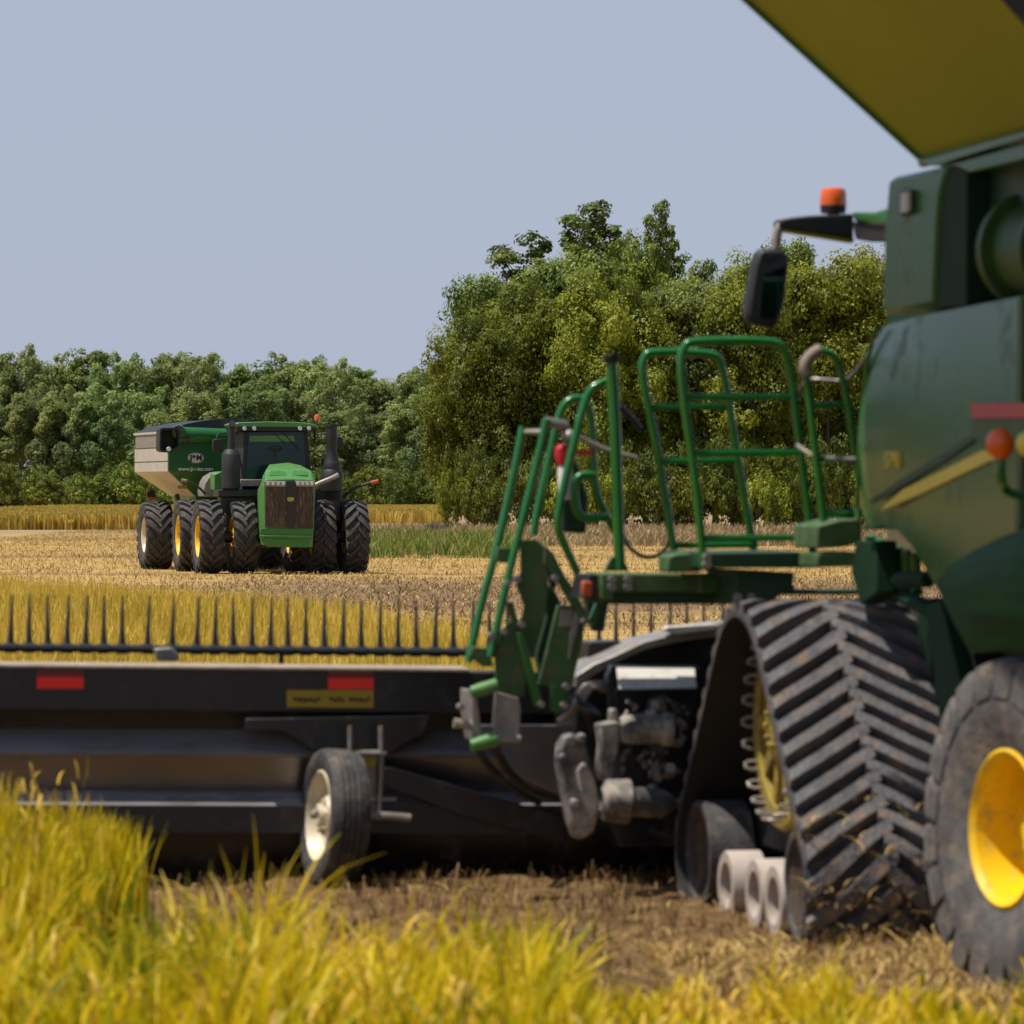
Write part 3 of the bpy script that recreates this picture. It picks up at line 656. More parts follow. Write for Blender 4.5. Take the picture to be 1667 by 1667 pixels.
    for cy in (1.28, -.95):
        r = MB(); o = Vector((x_out - side*.05, cy, .28))
        r.lathe([(0, .27), (0, .305), (-.02, .31), (-.26, .31), (-.26, .24), (-.20, .22), (-.06, .22)], o, ax, 40)
        t = r.build('idler_wheel', M['rubber'], parent)
        r = MB(); r.lathe([(-.03, .272), (-.012, .268), (-.05, .20), (-.08, .10), (-.05, .07), (-.05, .001), (-.2, .001), (-.2, .27)], o, ax, 40); r.build('idler_disc', M['grille'], t)
    for cy in (.55, -.08, -.50):
        r = MB(); o = Vector((x_out - side*.03, cy, .165))
        r.lathe([(0, .128), (.0, .185), (-.012, .192), (-.19, .192), (-.19, .12)], o, ax, 40)
        t = r.build('mid_roller', M['roller'], parent)
        r = MB(); r.lathe([(-.06, .135), (-.08, .05), (-.05, .04), (-.05, .001), (-.15, .001), (-.15, .135)], o, ax, 32); r.build('roller_disc', M['steel'], t)
    u = MB(); u.box((min(xc-.13, xc+.13), -.85, .34), (max(xc-.13, xc+.13), 1.3, .56)); u.box((xc-.12, -.1, .5), (xc+.12, .5, 1.15)); u.cyl((xc, .2, 1.06), (xc - side*.9, .2, 1.06), .2)
    u.build('undercarriage_frame', M['black'], parent, .02)

# ------------------------------------------------------------------ the combine harvester
CF = frame(3.27, 27.05, 11.5); cf = Frame(CF)
comb = empty('combine_harvester', CF, 'large green combine harvester on rubber tracks seen from behind at the right edge', 'combine harvester')
A = cf.at
PL = -1.62                                              # plane of the left side panels
def z3(u_, v_, **k): return A(1180 + .42*u_, .42*v_, **k)
def z4(u_, v_, **k): return A(1180 + .33*u_, 600 + .33*v_, **k)
def z2(u_, v_, **k): return A(740 + .45*u_, 500 + .45*v_, **k)
def zl(u_, v_, **k): return A(700 + .288*u_, 780 + .288*v_, **k)
def zf(u_, v_, **k): return A(860 + .252*u_, 1000 + .252*v_, **k)
X3 = Vector((1, 0, 0)); Y3 = Vector((0, 1, 0)); Z3 = Vector((0, 0, 1))

track(comb, -2.05, -1); track(comb, 2.05, 1)
cs_ = []
for k in range(90):
    if k < 55: q_ = A(random.uniform(1296, 1520), random.uniform(1440, 1525), y=-1.36)
    else: q_ = A(random.uniform(1240, 1500), random.uniform(1050, 1440), y=-.95 + 0); q_ = None if q_ is None else A(random.uniform(1290, 1500), random.uniform(1300, 1440), y=-1.30)
    cs_.append(CF @ q_)
cs_ = np.array([tuple(v) for v in cs_]); N = len(cs_)
tag(blades('caught_straw', cs_, U(N, .03, .11), U(N, .006, .012), U(N, .5, 2.4), 3, m_straw, U(N, .3, 1), .6), 'wisps of straw caught in the muddy lugs at the foot of the near track', 'straw', kind='stuff')
# steering wheels, the near one turned a little outwards
wheel(comb, (-1.50, -3.62, .75), (-1, -.16, .03), .82, .54, .365, M['steerr'], M['yellow'], 21, .036, dish=.42, lugw=.135, sweep=.34)
wheel(comb, (1.50, -3.62, .75), (1, .16, .03), .82, .54, .365, M['steerr'], M['yellow'], 21, .036, dish=.42, lugw=.135, sweep=.34)
ax_ = MB(); ax_.box((-1.3, -3.75, .68), (1.3, -3.48, .93)); ax_.box((-.2, -3.8, .8), (.2, -3.4, 1.5)); ax_.build('rear_axle', M['darkg'], comb, .02)

# body core and chassis
b_ = MB(); b_.box((-1.45, -5.6, 1.55), (1.45, -2.35, 2.9)); b_.box((-1.3, -2.36, 2.2), (1.3, -.9, 3.0)); b_.box((-.8, -5.0, 1.15), (.8, -1.2, 1.6)); b_.box((-.5, -1.5, 1.3), (.6, 1.2, 2.3)); b_.box((-1.25, -1.3, 2.25), (1.4, -.75, 3.7)); b_.box((.2, -5.2, 2.8), (1.55, -1.0, 4.05)); b_.box((-1.2, -5.2, 2.8), (.3, -2.9, 3.1))
b_.build('chassis', M['darkg'], comb, .02)

def panel(name, outline, m, thick=.05, bulge=None, parent=comb, sub=True, bevel=.012):
    """side panel: outline points already on the machine; bulge pushes it outwards"""
    mb = MB(); mb.prism(outline, X3 * thick); o = mb.build(name, m, parent, bevel); return o
def curved_panel(name, fx, y0z, m, parent=comb, cols=26):
    """panel from a left profile and a right profile interpolated, with curvature in x given by fx(y,z)"""
    pass
# main side panel: a gently curved sheet built as a grid between its upper and lower edge
top_px = [(1428, 533), (1440, 528), (1500, 514), (1560, 502), (1612, 492), (1658, 483), (1720, 470)]
bot_px = [(1397, 838), (1399, 852), (1411, 860), (1431, 855), (1460, 862), (1484, 888), (1507, 927), (1530, 965), (1552, 1010), (1578, 1058), (1640, 1052), (1720, 1040)]
def side_sheet(name, left_px, pts_top, pts_bot, m, nx_=44, nz_=18, th_=.03, bul=.05, base=PL, parent=comb):
    tp = [A(*p, x=base) for p in pts_top]; bt = [A(*p, x=base) for p in pts_bot]
    ys = np.linspace(min(tp[0].y, bt[0].y), tp[-1].y, nx_)          # runs rearwards, y falling
    yt = np.array([p.y for p in tp])[::-1]; zt = np.array([p.z for p in tp])[::-1]; yb = np.array([p.y for p in bt])[::-1]; zb = np.array([p.z for p in bt])[::-1]
    Lp = [A(*p, x=base) for p in left_px]; lz = np.array([p.z for p in Lp])[::-1]; ly = np.array([p.y for p in Lp])[::-1]
    y1 = tp[-1].y
    vs = []; g = lambda i, j: i * (nz_ + 1) + j
    for i in range(nx_ + 1):
        u = i / nx_
        for j in range(nz_ + 1):
            v = j / nz_
            # first guess of height, then the left edge at that height
            z = None; yL = ly[-1]
            for _ in range(4):
                y = yL + (y1 - yL) * u
                z = np.interp(y, yb, zb) + (np.interp(y, yt, zt) - np.interp(y, yb, zb)) * v
                yL = np.interp(z, lz, ly)
            e = math.sin(math.pi * v) * bul + math.sin(math.pi * min(1, u * 3) * .5) * .03
            vs.append(Vector((base - e + .03, y, z)))
    k = len(vs); mb = MB(); fs = []
    for i in range(nx_):
        for j in range(nz_): fs.append((g(i,j), g(i,j+1), g(i+1,j+1), g(i+1,j)))
    back = [v + X3 * th_ for v in vs]; fs += [tuple(q + k for q in reversed(f)) for f in fs]
    for i in range(nx_): fs += [(g(i,0), g(i+1,0), g(i+1,0)+k, g(i,0)+k), (g(i,nz_), g(i,nz_)+k, g(i+1,nz_)+k, g(i+1,nz_))]
    for j in range(nz_): fs += [(g(0,j), g(0,j)+k, g(0,j+1)+k, g(0,j+1)), (g(nx_,j), g(nx_,j+1), g(nx_,j+1)+k, g(nx_,j)+k)]
    mb.add(vs + back, fs); return mb.build(name, m, parent, smooth=60)
left_px = [(1428, 533), (1418, 560), (1411, 600), (1406, 660), (1401, 730), (1397, 790), (1394, 826), (1396, 845)]
sp_ = side_sheet('side_panel', left_px, top_px, bot_px, M['panelg'])
# light edge trim at the front of the panel
e_ = MB(); pp = [A(*p, x=PL - .012) for p in left_px]; e_.tube(pp, .012, 8); e_.build('panel_edge', M['green'], sp_)
e_ = MB(); e_.prism([A(1657, 484, x=PL-.06), A(1664, 482, x=PL-.06), A(1662, 655, x=PL-.075), A(1654, 655, x=PL-.075)], X3*.03)
e_.prism([A(1656, 735, x=PL-.07), A(1663, 735, x=PL-.07), A(1660, 858, x=PL-.06), A(1652, 862, x=PL-.06)], X3*.03); e_.build('door_edge', M['plateg'], sp_)
xp = PL - .064
s_ = MB(); s_.prism([A(1433, 831, x=xp), A(1442, 820, x=xp), A(1470, 797, x=xp), A(1540, 763, x=xp), A(1599, 733, x=xp), A(1622, 735, x=xp), A(1640, 742, x=xp), A(1609, 751, x=xp), A(1560, 774, x=xp), A(1500, 803, x=xp)], X3*.02); s_.build('gold_stripe', M['gold'], sp_)
s_ = MB(); s_.prism([A(1410, 818, x=xp), A(1470, 778, x=xp), A(1540, 735, x=xp), A(1583, 706, x=xp), A(1588, 714, x=xp), A(1545, 745, x=xp), A(1475, 788, x=xp), A(1418, 819, x=xp)], X3*.02); s_.build('dark_stripe', M['darkg'], sp_)
# model number on the panel
c_ = A(1449, 750, x=xp); q_ = A(1480, 746, x=xp); hgt_ = (A(1449, 735, x=xp) - A(1449, 765, x=xp)).length
mw_ = Matrix.Translation(c_ + X3*.012) @ Matrix.Rotation(R(-90), 4, 'Z') @ Matrix.Rotation(R(90), 4, 'X') @ Matrix.Diagonal((1.25, 1, 1, 1))
text_mesh('model_number', 'S790', hgt_ * 1.25, mw_, M['gold'], sp_, .003, 0)
s_ = MB(); s_.prism([A(1578, 657, x=xp-.012), A(1730, 655, x=xp-.012), A(1730, 680, x=xp-.012), A(1582, 681, x=xp-.012)], X3*.02); s_.build('reflector_strip', M['redfade'], sp_)
s_ = MB(); s_.prism([A(1578, 683, x=xp-.005), A(1730, 681, x=xp-.005), A(1730, 735, x=xp-.005), A(1660, 733, x=xp-.005), A(1598, 727, x=xp-.005), A(1586, 712, x=xp-.005)], X3*.02); s_.build('rear_door_plate', M['plateg'], sp_)
# lower shield, a bulging sheet; streaks in its green stand in for reflections
mb = MB(); o5 = [(1524, 946), (1550, 918), (1582, 898), (1625, 876), (1667, 860), (1720, 845), (1720, 1056), (1640, 1058), (1580, 1064), (1553, 1016), (1534, 975)]
ctr = A(1635, 965, x=PL - .16); ring = [A(*p, x=PL - .07) for p in o5]; mid = [r_.lerp(ctr, .35) + X3 * -.035 for r_ in ring]; mid2 = [r_.lerp(ctr, .7) + X3 * -.02 for r_ in ring]
n5 = len(ring); vs = ring + mid + mid2 + [ctr]; fs = [(i, (i+1) % n5, (i+1) % n5 + n5, i+n5) for i in range(n5)] + [(i+n5, (i+1) % n5 + n5, (i+1) % n5 + 2*n5, i+2*n5) for i in range(n5)] + [(i+2*n5, (i+1) % n5 + 2*n5, 3*n5) for i in range(n5)]
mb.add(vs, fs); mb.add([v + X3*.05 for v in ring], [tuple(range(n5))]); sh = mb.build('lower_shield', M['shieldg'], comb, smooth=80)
# wheel arch recess with pipes and brackets
mb = MB(); arch = [A(1404, 862, x=-1.5), A(1431, 850, x=-1.5), A(1462, 858, x=-1.5), A(1492, 890, x=-1.5), A(1520, 940, x=-1.5), A(1545, 985, x=-1.5), A(1580, 1060, x=-1.5), A(1600, 1150, x=-1.5)]
for a, b in zip(arch[:-1], arch[1:]): mb.prism([a, b, b + X3*1.2, a + X3*1.2], Vector((0, -.01, .02)))
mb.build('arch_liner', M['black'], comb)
mb = MB()
for i, px in enumerate((1418, 1432, 1446, 1461, 1475, 1490)): mb.tube([A(px, 872 + 6*i, x=-1.3), A(px+2, 930 + 6*i, x=-1.28), A(px - 4, 975, x=-1.25)], .03, 8)
mb.build('hydraulic_lines', M['green'], comb)
mb = MB(); mb.box((-.9, -.35, 1.2), (-.4, .6, 1.7)); mb.prism([A(1393, 880, x=-1.45), A(1425, 880, x=-1.45), A(1428, 965, x=-1.45), A(1400, 985, x=-1.45), A(1385, 930, x=-1.45)], X3*.12)
mb.tube([A(1462, 945, x=-1.45), A(1512, 943, x=-1.4)], .045, 12); mb.tube([A(1450, 960, x=-1.3), A(1500, 985, x=-1.3), A(1530, 1000, x=-1.3)], .045, 10)
mb.prism([A(1505, 985, x=-1.4), A(1530, 975, x=-1.4), A(1560, 1100, x=-1.4), A(1575, 1180, x=-1.4), A(1530, 1180, x=-1.4), A(1512, 1040, x=-1.4)], X3*.5)
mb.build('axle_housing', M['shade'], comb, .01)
# upper housing box
ub = MB(); ub.prism([z3(618, 900, x=PL-.02), z3(635, 700, x=PL-.02), z3(655, 685, x=PL-.02), z3(862, 640, x=PL-.02), z3(845, 690, x=PL-.02), z3(828, 760, x=PL-.02), z3(820, 850, x=PL-.02), z3(805, 1180, x=PL-.02), z3(612, 1216, x=PL-.02)], X3*.9)
ub_ = ub.build('upper_housing', M['panelg'], comb, .02)
u = MB(); u.prism([z3(672, 740, x=PL-.05), z3(716, 735, x=PL-.05), z3(714, 828, x=PL-.05), z3(672, 836, x=PL-.05)], X3*.04); u.build('work_lamp', M['black'], ub_, .006)
u = MB(); u.prism([z3(680, 750, x=PL-.062), z3(708, 746, x=PL-.062), z3(706, 820, x=PL-.062), z3(680, 824, x=PL-.062)], X3*.02); u.build('lamp_glass', M['pale'], ub_)
u = MB(); u.prism([z3(862, 640, x=PL+.0), z3(900, 640, x=PL+.0), z3(938, 660, x=PL+.0), z3(935, 1188, x=PL+.0), z3(805, 1195, x=PL+.0), z3(822, 800, x=PL+.0)], X3*.6); u.build('screen_recess', M['shade'], comb, .01)
u = MB(); u.prism([z3(862, 641, x=PL-.02), z3(1400, 490, x=PL-.02), z3(1400, 560, x=PL-.02), z3(945, 668, x=PL-.02), z3(900, 645, x=PL-.02)], X3*.25); u.build('tank_sill', M['panelg'], comb, .006)
u = MB(); u.box((-1.3, -5.4, 2.95), (-1.0, -1.2, 4.1)); u.build('engine_bay_wall', M['shade'], comb)
# unloading auger elbow, lying along the machine
u = MB(); c0 = z3(1175, 1000, x=-1.40); u.tube(smooth_path([c0 + Vector((.2, .28, .1)), c0 + Vector((0, .1, .05)), c0 + Vector((0, -.5, 0)), c0 + Vector((0, -3.2, -.1))]), .24, 24)
u.lathe([(-.04, .29), (.04, .29), (.04, .2), (-.04, .2)], c0 + Vector((0, -.12, .03)), Y3, 28); u.lathe([(-.04, .29), (.04, .29), (.04, .2), (-.04, .2)], c0 + Vector((0, -.75, 0)), Y3, 28)
u.build('unloading_auger', M['shade2'], comb)
u = MB(); u.box(z3(1000, 1020, x=-1.5) - Vector((.02, .05, .02)), z3(1000, 930, x=-1.5) + Vector((.1, .06, 0))); u.build('auger_latch', M['green'], comb, .005)
# grain tank: core and flared covers
tb = z3(768, 612, x=PL+.02); tr_ = A(1760, 188, x=PL+.02)
u = MB(); u.box((-1.5, tr_.y, 3.4), (1.5, tb.y - .02, tb.z - .05)); u.build('grain_tank', M['darkg'], comb, .01)
T0 = tb; T1 = Vector((tb.x, tb.y - 2.9, tb.z)); fl = 1.95
fl_l = MB(); topf = Vector((T0.x - fl, T0.y + .85, T0.z + fl)); topr = Vector((T1.x - fl, T1.y - .2, T1.z + fl))
fl_l.prism([T0, topf, topr, T1], Vector((.025, 0, .025)))
cov = fl_l.build('tank_cover', M['olive'], comb)
u = MB(); u.tube([T0 + Vector((-.01, .01, 0)), topf + Vector((-.01, .01, 0))], .018, 8); u.tube([T0 - Z3*.02, T1 - Z3*.02], .03, 8); u.build('cover_rim', M['green'], cov)
u = MB(); u.prism([T0 + Vector((0,0,.0)), topf + Vector((.06, 0, .05)), Vector((-topf.x - .06, topf.y, topf.z)), Vector((-T0.x, T0.y, T0.z))], Vector((0, .025, 0)))
u.build('tank_cover', M['olive'], comb)
u = MB(); u.prism([T1, topr, Vector((-topr.x, topr.y, topr.z)), Vector((-T1.x, T1.y, T1.z))], Vector((0, -.025, 0))); u.build('tank_cover', M['black'], comb)
u = MB(); u.prism([z3(770, 622, x=PL-.03), z3(1400, 440, x=PL-.03), z3(1400, 462, x=PL-.03), z3(800, 644, x=PL-.03)], X3*.2); u.build('tank_ledge', M['green'], comb, .004)
# cab, mostly hidden by the body
u = MB(); u.box((-.80, -.55, 1.95), (.80, 1.62, 3.75)); u.build('cab', M['glass'], comb, .04)
u = MB(); pa = z3(492, 820, x=-.95); pb = z3(612, 812, x=-.95); 
u.prism([z3(490, 822, x=-.98), z3(575, 822, x=-.98), z3(622, 806, x=-.98), z3(900, 790, x=-.98), z3(900, 880, x=-.98), z3(570, 872, x=-.98), z3(500, 856, x=-.98)], X3*1.96); rf = u.build('cab_roof', M['green'], comb, .015)
u = MB(); u.prism([z3(492, 858, x=-.96), z3(900, 858, x=-.96), z3(900, 945, x=-.96), z3(560, 938, x=-.96), z3(505, 928, x=-.96)], X3*1.9); u.build('roof_lining', M['blackm'], rf, .01)
yM = pa.y
u = MB(); u.prism([z3(215, 850, y=yM), z3(262, 842, y=yM), z3(330, 835, y=yM), z3(500, 828, y=yM), z3(500, 925, y=yM), z3(240, 888, y=yM), z3(212, 878, y=yM)], Y3*.16); arm = u.build('mirror_arm', M['blackm'], comb, .012)
u = MB(); u.prism([z3(232, 888, y=yM+.02), z3(500, 922, y=yM+.02), z3(500, 940, y=yM+.02), z3(240, 898, y=yM+.02)], Y3*.1); u.build('arm_underside', M['olive'], arm)
u = MB(); u.tube(smooth_path([z3(250, 862, y=yM+.05), z3(215, 872, y=yM+.05), z3(202, 905, y=yM+.05), z3(196, 965, y=yM+.05)]), .028, 12); u.build('mirror_bracket', M['steel'], arm)
u = MB(); u.prism([z3(128, 975, y=yM+.0), z3(150, 962, y=yM), z3(220, 962, y=yM), z3(248, 985, y=yM), z3(250, 1030, y=yM), z3(232, 1180, y=yM), z3(205, 1262, y=yM), z3(180, 1270, y=yM), z3(105, 1255, y=yM), z3(84, 1225, y=yM), z3(92, 1150, y=yM), z3(112, 1030, y=yM)], Y3*.13); mir = u.build('wing_mirror', M['blackm'], comb, .03)
u = MB(); u.prism([z3(165, 1000, y=yM-.006), z3(236, 1005, y=yM-.006), z3(218, 1180, y=yM-.006), z3(196, 1235, y=yM-.006), z3(135, 1230, y=yM-.006), z3(150, 1080, y=yM-.006)], Y3*.01); u.build('mirror_glass', M['mirror'], mir)
cb = z3(420, 800, y=yM+.08)
u = MB(); u.lathe([(0, .001), (0, .072), (.05, .078), (.06, .07), (.06, .001)], cb - Z3*.04, Z3, 28); u.cyl(cb - Z3*.12, cb, .035); bc = u.build('beacon_base', M['blackm'], comb)
u = MB(); u.lathe([(.045, .001), (.045, .078), (.07, .078), (.125, .075), (.142, .066), (.15, .04), (.152, .001)], cb - Z3*.04, Z3, 28); u.build('beacon_lens', M['orange'], bc)
# round orange marker lamp on a bent green stalk
cl_ = z4(1358, 370, x=PL-.36)
u = MB(); u.ball(cl_, .066, 20, (1, .8, 1.1)); ml = u.build('marker_lamp', M['orange'], comb, smooth=80)
u = MB(); u.tube(smooth_path([z4(1358, 430, x=PL-.34), z4(1360, 530, x=PL-.34), z4(1375, 590, x=PL-.3), z4(1420, 620, x=PL-.22), z4(1530, 640, x=PL-.0)]), .022, 10); u.build('lamp_stalk', M['rail'], ml)
u = MB(); u.ball(z4(1500, 372, x=PL-.3), .06, 16); u.build('marker_lamp', M['gold'], comb, smooth=80)

# platform and railings
def rail(parent, pts_, y, r=.024, it=3, name='railing'):
    mb = MB(); mb.tube(smooth_path([z2(*p, y=y) for p in pts_], it), r, 12); return mb.build(name, M['rail'], parent)
def hoop(parent, main, bars, y, r=.024, clampc=None):
    mb = MB(); mb.tube(smooth_path([z2(*p, y=y) for p in main], 2), r, 12)
    for a, b in bars: mb.tube([z2(*a, y=y), z2(*b, y=y)], r * .85, 10)
    return mb.build('railing_hoop', M['rail'], parent)
pf = MB()
pf.prism([z2(905, 888, y=.55), z2(1300, 886, y=.55), z2(1300, 944, y=.55), z2(905, 944, y=.55)], Y3*1.0)
pf.prism([z2(530, 1030, y=1.3), z2(1020, 1030, y=1.3), z2(1180, 1040, y=1.3), z2(1130, 1075, y=1.3), z2(540, 1075, y=1.3)], Y3*.5)
pf.prism([z2(905, 944, y=.7), z2(1230, 960, y=.7), z2(1225, 1000, y=.7), z2(1235, 1028, y=.7), z2(1160, 1045, y=.7), z2(1120, 1075, y=.7), z2(1020, 1070, y=.7), z2(1020, 960, y=.7)], Y3*.7)
pf.prism([z2(1180, 1022, y=.8), z2(1700, 1022, y=.8), z2(1700, 1040, y=.8), z2(1160, 1040, y=.8)], Y3*.2)
plat = pf.build('platform', M['darkg'], comb, .008)
u = MB(); u.prism([z2(528, 962, y=1.2), z2(885, 966, y=1.2), z2(885, 1034, y=1.2), z2(580, 1032, y=1.2), z2(575, 1062, y=1.2), z2(535, 1058, y=1.2)], Y3*.35)
u.prism([z2(773, 902, y=.9), z2(800, 893, y=.9), z2(903, 886, y=.9), z2(903, 950, y=.9), z2(880, 960, y=.9), z2(773, 960, y=.9)], Y3*.25)
u.prism([z2(885, 966, y=1.15), z2(1022, 966, y=1.15), z2(1022, 1034, y=1.15), z2(885, 1034, y=1.15)], Y3*.3)
u.build('platform_beam', M['plateg'], plat, .01)
u = MB(); u.prism([z2(1312, 790, y=.1), z2(1400, 768, y=.1), z2(1475, 765, y=.1), z2(1475, 850, y=.1), z2(1400, 868, y=.1), z2(1312, 874, y=.1)], Y3*.5)
u.prism([z2(1312, 890, y=.1), z2(1450, 884, y=.1), z2(1450, 938, y=.1), z2(1312, 942, y=.1)], Y3*.4); u.build('step_box', M['plateg'], plat, .01)
bolts = MB()
for (x_, y_, yy) in ((568, 985, 1.2), (568, 1012, 1.2), (626, 985, 1.2), (626, 1012, 1.2), (912, 905, .55), (912, 930, .55), (1302, 905, .53), (1302, 928, .53), (1022, 1048, .7), (1070, 1048, .7)):
    c0 = z2(x_, y_, y=yy); bolts = MB(); bolts.cyl(c0 - Y3*.03, c0 + Y3*.01, .024, 10); bolts.build('bolt', M['steel'], plat)
hoop(plat, [(795, 890), (770, 740), (728, 480), (672, 225), (690, 172), (712, 162), (925, 165), (962, 190), (985, 300), (1030, 600), (1084, 885)], [((705, 362), (995, 358)), ((742, 556), (1030, 554)), ((795, 862), (1095, 858))], 1.75)
hoop(plat, [(903, 945), (875, 640), (838, 400), (815, 200), (830, 140), (860, 122), (1155, 120), (1195, 150), (1218, 260), (1250, 520), (1303, 940)], [((838, 325), (1222, 324)), ((865, 527), (1254, 525)), ((905, 836), (1296, 832))], .62)
hoop(plat, [(1338, 800), (1310, 560), (1285, 340), (1268, 215), (1290, 170), (1320, 155), (1370, 170), (1395, 215), (1432, 400), (1475, 700)], [((1292, 356), (1424, 352)), ((1314, 550), (1450, 548)), ((1338, 748), (1470, 742))], .3, .022)
u = MB(); u.tube(smooth_path([z2(1275, 245, y=.28), z2(1262, 215, y=.28), z2(1285, 175, y=.28), z2(1325, 152, y=.28)]), .034, 12); u.build('rail_sleeve', M['hose'], plat)
u = MB(); u.tube([z2(566, 190, y=1.75), z2(580, 420, y=1.75), z2(598, 950, y=1.75)], .033, 12); ps = u.build('post', M['rail'], plat)
u = MB(); c0 = z2(566, 190, y=1.75); u.lathe([(-.02, .001), (-.02, .035), (.0, .045), (.028, .045), (.03, .001)], c0, Z3, 20); u.build('post_cap', M['blackm'], ps)
u = MB(); u.prism([z2(545, 955, y=1.73), z2(570, 905, y=1.73), z2(610, 905, y=1.73), z2(632, 955, y=1.73)], Y3*.05); u.build('post_foot', M['plateg'], ps)
# ladder with its own rails, plates and steps
YL = 2.05
lad = MB()
for pth, yy in (([(248, 432), (225, 560), (150, 890), (100, 1060), (50, 1285)], YL), ([(333, 405), (310, 520), (205, 930), (165, 1100), (130, 1265)], YL - .12), ([(285, 825), (300, 740), (350, 520), (372, 420), (388, 362), (420, 332), (455, 328), (482, 350), (498, 410), (500, 640), (535, 730), (580, 812)], YL + .1), ([(446, 962), (400, 865), (370, 795), (378, 720), (430, 500), (470, 345), (490, 300), (520, 278), (570, 262)], YL - .15)):
    lad.tube(smooth_path([z2(*p, y=yy) for p in pth], 2), .024, 12)
lad.tube(smooth_path([z2(505, 610, y=YL-.1), z2(448, 608, y=YL-.1), z2(430, 650, y=YL-.1), z2(440, 742, y=YL-.1), z2(468, 764, y=YL-.1), z2(556, 760, y=YL-.1)], 2), .026, 12)
ladder = lad.build('ladder', M['rail'], comb)
u = MB(); u.tube([z2(245, 452, y=YL), z2(330, 452, y=YL-.1)], .018, 8); u.tube([z2(330, 415, y=YL-.1), z2(400, 428, y=YL)], .03, 8); u.tube(smooth_path([z2(400, 440, y=YL-.02), z2(470, 480, y=YL-.02), z2(560, 522, y=YL-.02), z2(660, 545, y=YL-.02)]), .014, 8); u.ball(z2(415, 470, y=YL-.03), .045, 12); u.build('cable_clamp', M['steel'], ladder)
def plate(pts_, yy, th_=.03, m='plateg', bev=.006, fn=zl, name='ladder_plate', par=None):
    q = MB(); q.prism([fn(*p, y=yy) for p in pts_], Y3*th_); return q.build(name, M[m], par or ladder, bev)
plate([(510, 345), (600, 340), (640, 375), (655, 480), (672, 600), (650, 780), (600, 960), (590, 1010), (540, 1010), (500, 860), (535, 720), (505, 640), (490, 600), (515, 520)], YL - .02)
plate([(640, 372), (670, 385), (720, 600), (690, 640), (660, 520)], YL + .04, m='darkg')
plate([(430, 700), (470, 690), (500, 800), (540, 1000), (545, 1100), (535, 1230), (375, 1215), (365, 1000), (400, 860), (460, 800)], YL - .10)
plate([(380, 385), (480, 390), (470, 478), (372, 470)], YL - .05)
plate([(240, 945), (335, 960), (360, 1060), (300, 1060), (225, 1000)], YL - .04)
plate([(490, 870), (530, 870), (590, 1080), (640, 1270), (590, 1290), (545, 1100)], YL - .15, .05, 'green')
plate([(660, 385), (700, 420), (760, 540), (890, 760), (905, 810), (850, 790), (740, 600), (650, 480)], YL - .12, .06)
plate([(720, 712), (800, 715), (850, 760), (880, 800), (865, 900), (820, 1100), (800, 1200), (700, 1320), (680, 1180), (612, 1160), (660, 960)], YL - .06)
plate([(820, 740), (860, 760), (790, 1020), (795, 880)], YL - .1, .04, 'steel')
plate([(690, 1170), (780, 1165), (775, 1290), (720, 1320), (680, 1300)], YL - .1, .04, 'green')
plate([(900, 800), (945, 690), (950, 740), (930, 830)], YL - .1, .05, 'green')
plate([(600, 560), (700, 620), (740, 700), (720, 900), (640, 1150), (600, 1000), (660, 780)], YL + .25, .1, 'darkg')
plate([(860, 545), (1000, 545), (1010, 700), (985, 860), (930, 860), (900, 790)], YL + .3, .1, 'darkg')
plate([(740, 735), (805, 735), (800, 830), (730, 835)], YL - .075, .01, 'steel', 0, name='warning_label')
plate([(235, 1195), (262, 1195), (275, 1300), (300, 1480), (262, 1485), (236, 1320)], YL - .16, .35, 'steel')
gp = plate([(370, 1200), (500, 1235), (515, 1290), (505, 1470), (385, 1480), (355, 1380)], YL - .2, .03, 'steel')
for yy in (1178, 1480):
    u = MB(); u.tube([zl(232, yy + 28, y=YL - .24), zl(300, yy + 10, y=YL - .24), zl(378, yy - 15, y=YL - .24)], [.035, .042, .04], 12); u.build('ladder_step', M['tract'], ladder)
u = MB(); u.tube([zl(378, 1468, y=YL-.2), zl(510, 1468, y=YL-.2)], .022, 10); u.build('step_rod', M['steel'], ladder); u = MB(); u.tube([zl(135, 1378, y=YL-.1), zl(235, 1392, y=YL-.1)], .03, 10)
for (x_, y_) in ((490, 565), (415, 862), (515, 822), (705, 560), (872, 805), (768, 1172), (755, 1278), (625, 1272), (348, 885), (440, 590), (175, 1288)):
    c0 = zl(x_, y_, y=YL - .14); q_ = MB(); q_.cyl(c0 - Y3*.03, c0 + Y3*.05, .020, 12); q_.build('pin', M['steel'], ladder)
u.build('step_rod', M['steel'], ladder)
# fire extinguisher with its bracket box
u = MB(); u.prism([z2(392, 560, y=YL+.12), z2(440, 545, y=YL+.12), z2(470, 640, y=YL+.12), z2(485, 690, y=YL+.12), z2(478, 820, y=YL+.12), z2(392, 812, y=YL+.12)], Y3*.16); bx = u.build('extinguisher_bracket', M['darkg'], comb, .02)
c0 = z2(400, 560, y=YL + .02); u = MB(); u.lathe([(-.22, .001), (-.22, .04), (-.0, .044), (.03, .035), (.03, .001)], c0, Z3, 18); u.build('extinguisher_body', M['white'], bx)
u = MB(); u.lathe([(-.02, .001), (-.02, .048), (.035, .062), (.08, .060), (.10, .04), (.105, .001)], c0, Z3, 18); u.box(c0 + Vector((.02, -.02, .04)), c0 + Vector((.16, .02, .07))); u.build('extinguisher_cap', M['extred'], bx)
u = MB(); u.prism([z2(462, 990, y=1.2), z2(500, 992, y=1.2), z2(500, 1048, y=1.2), z2(462, 1048, y=1.2)], Y3*.05); u.build('side_marker', M['orangedk'], comb, .012)
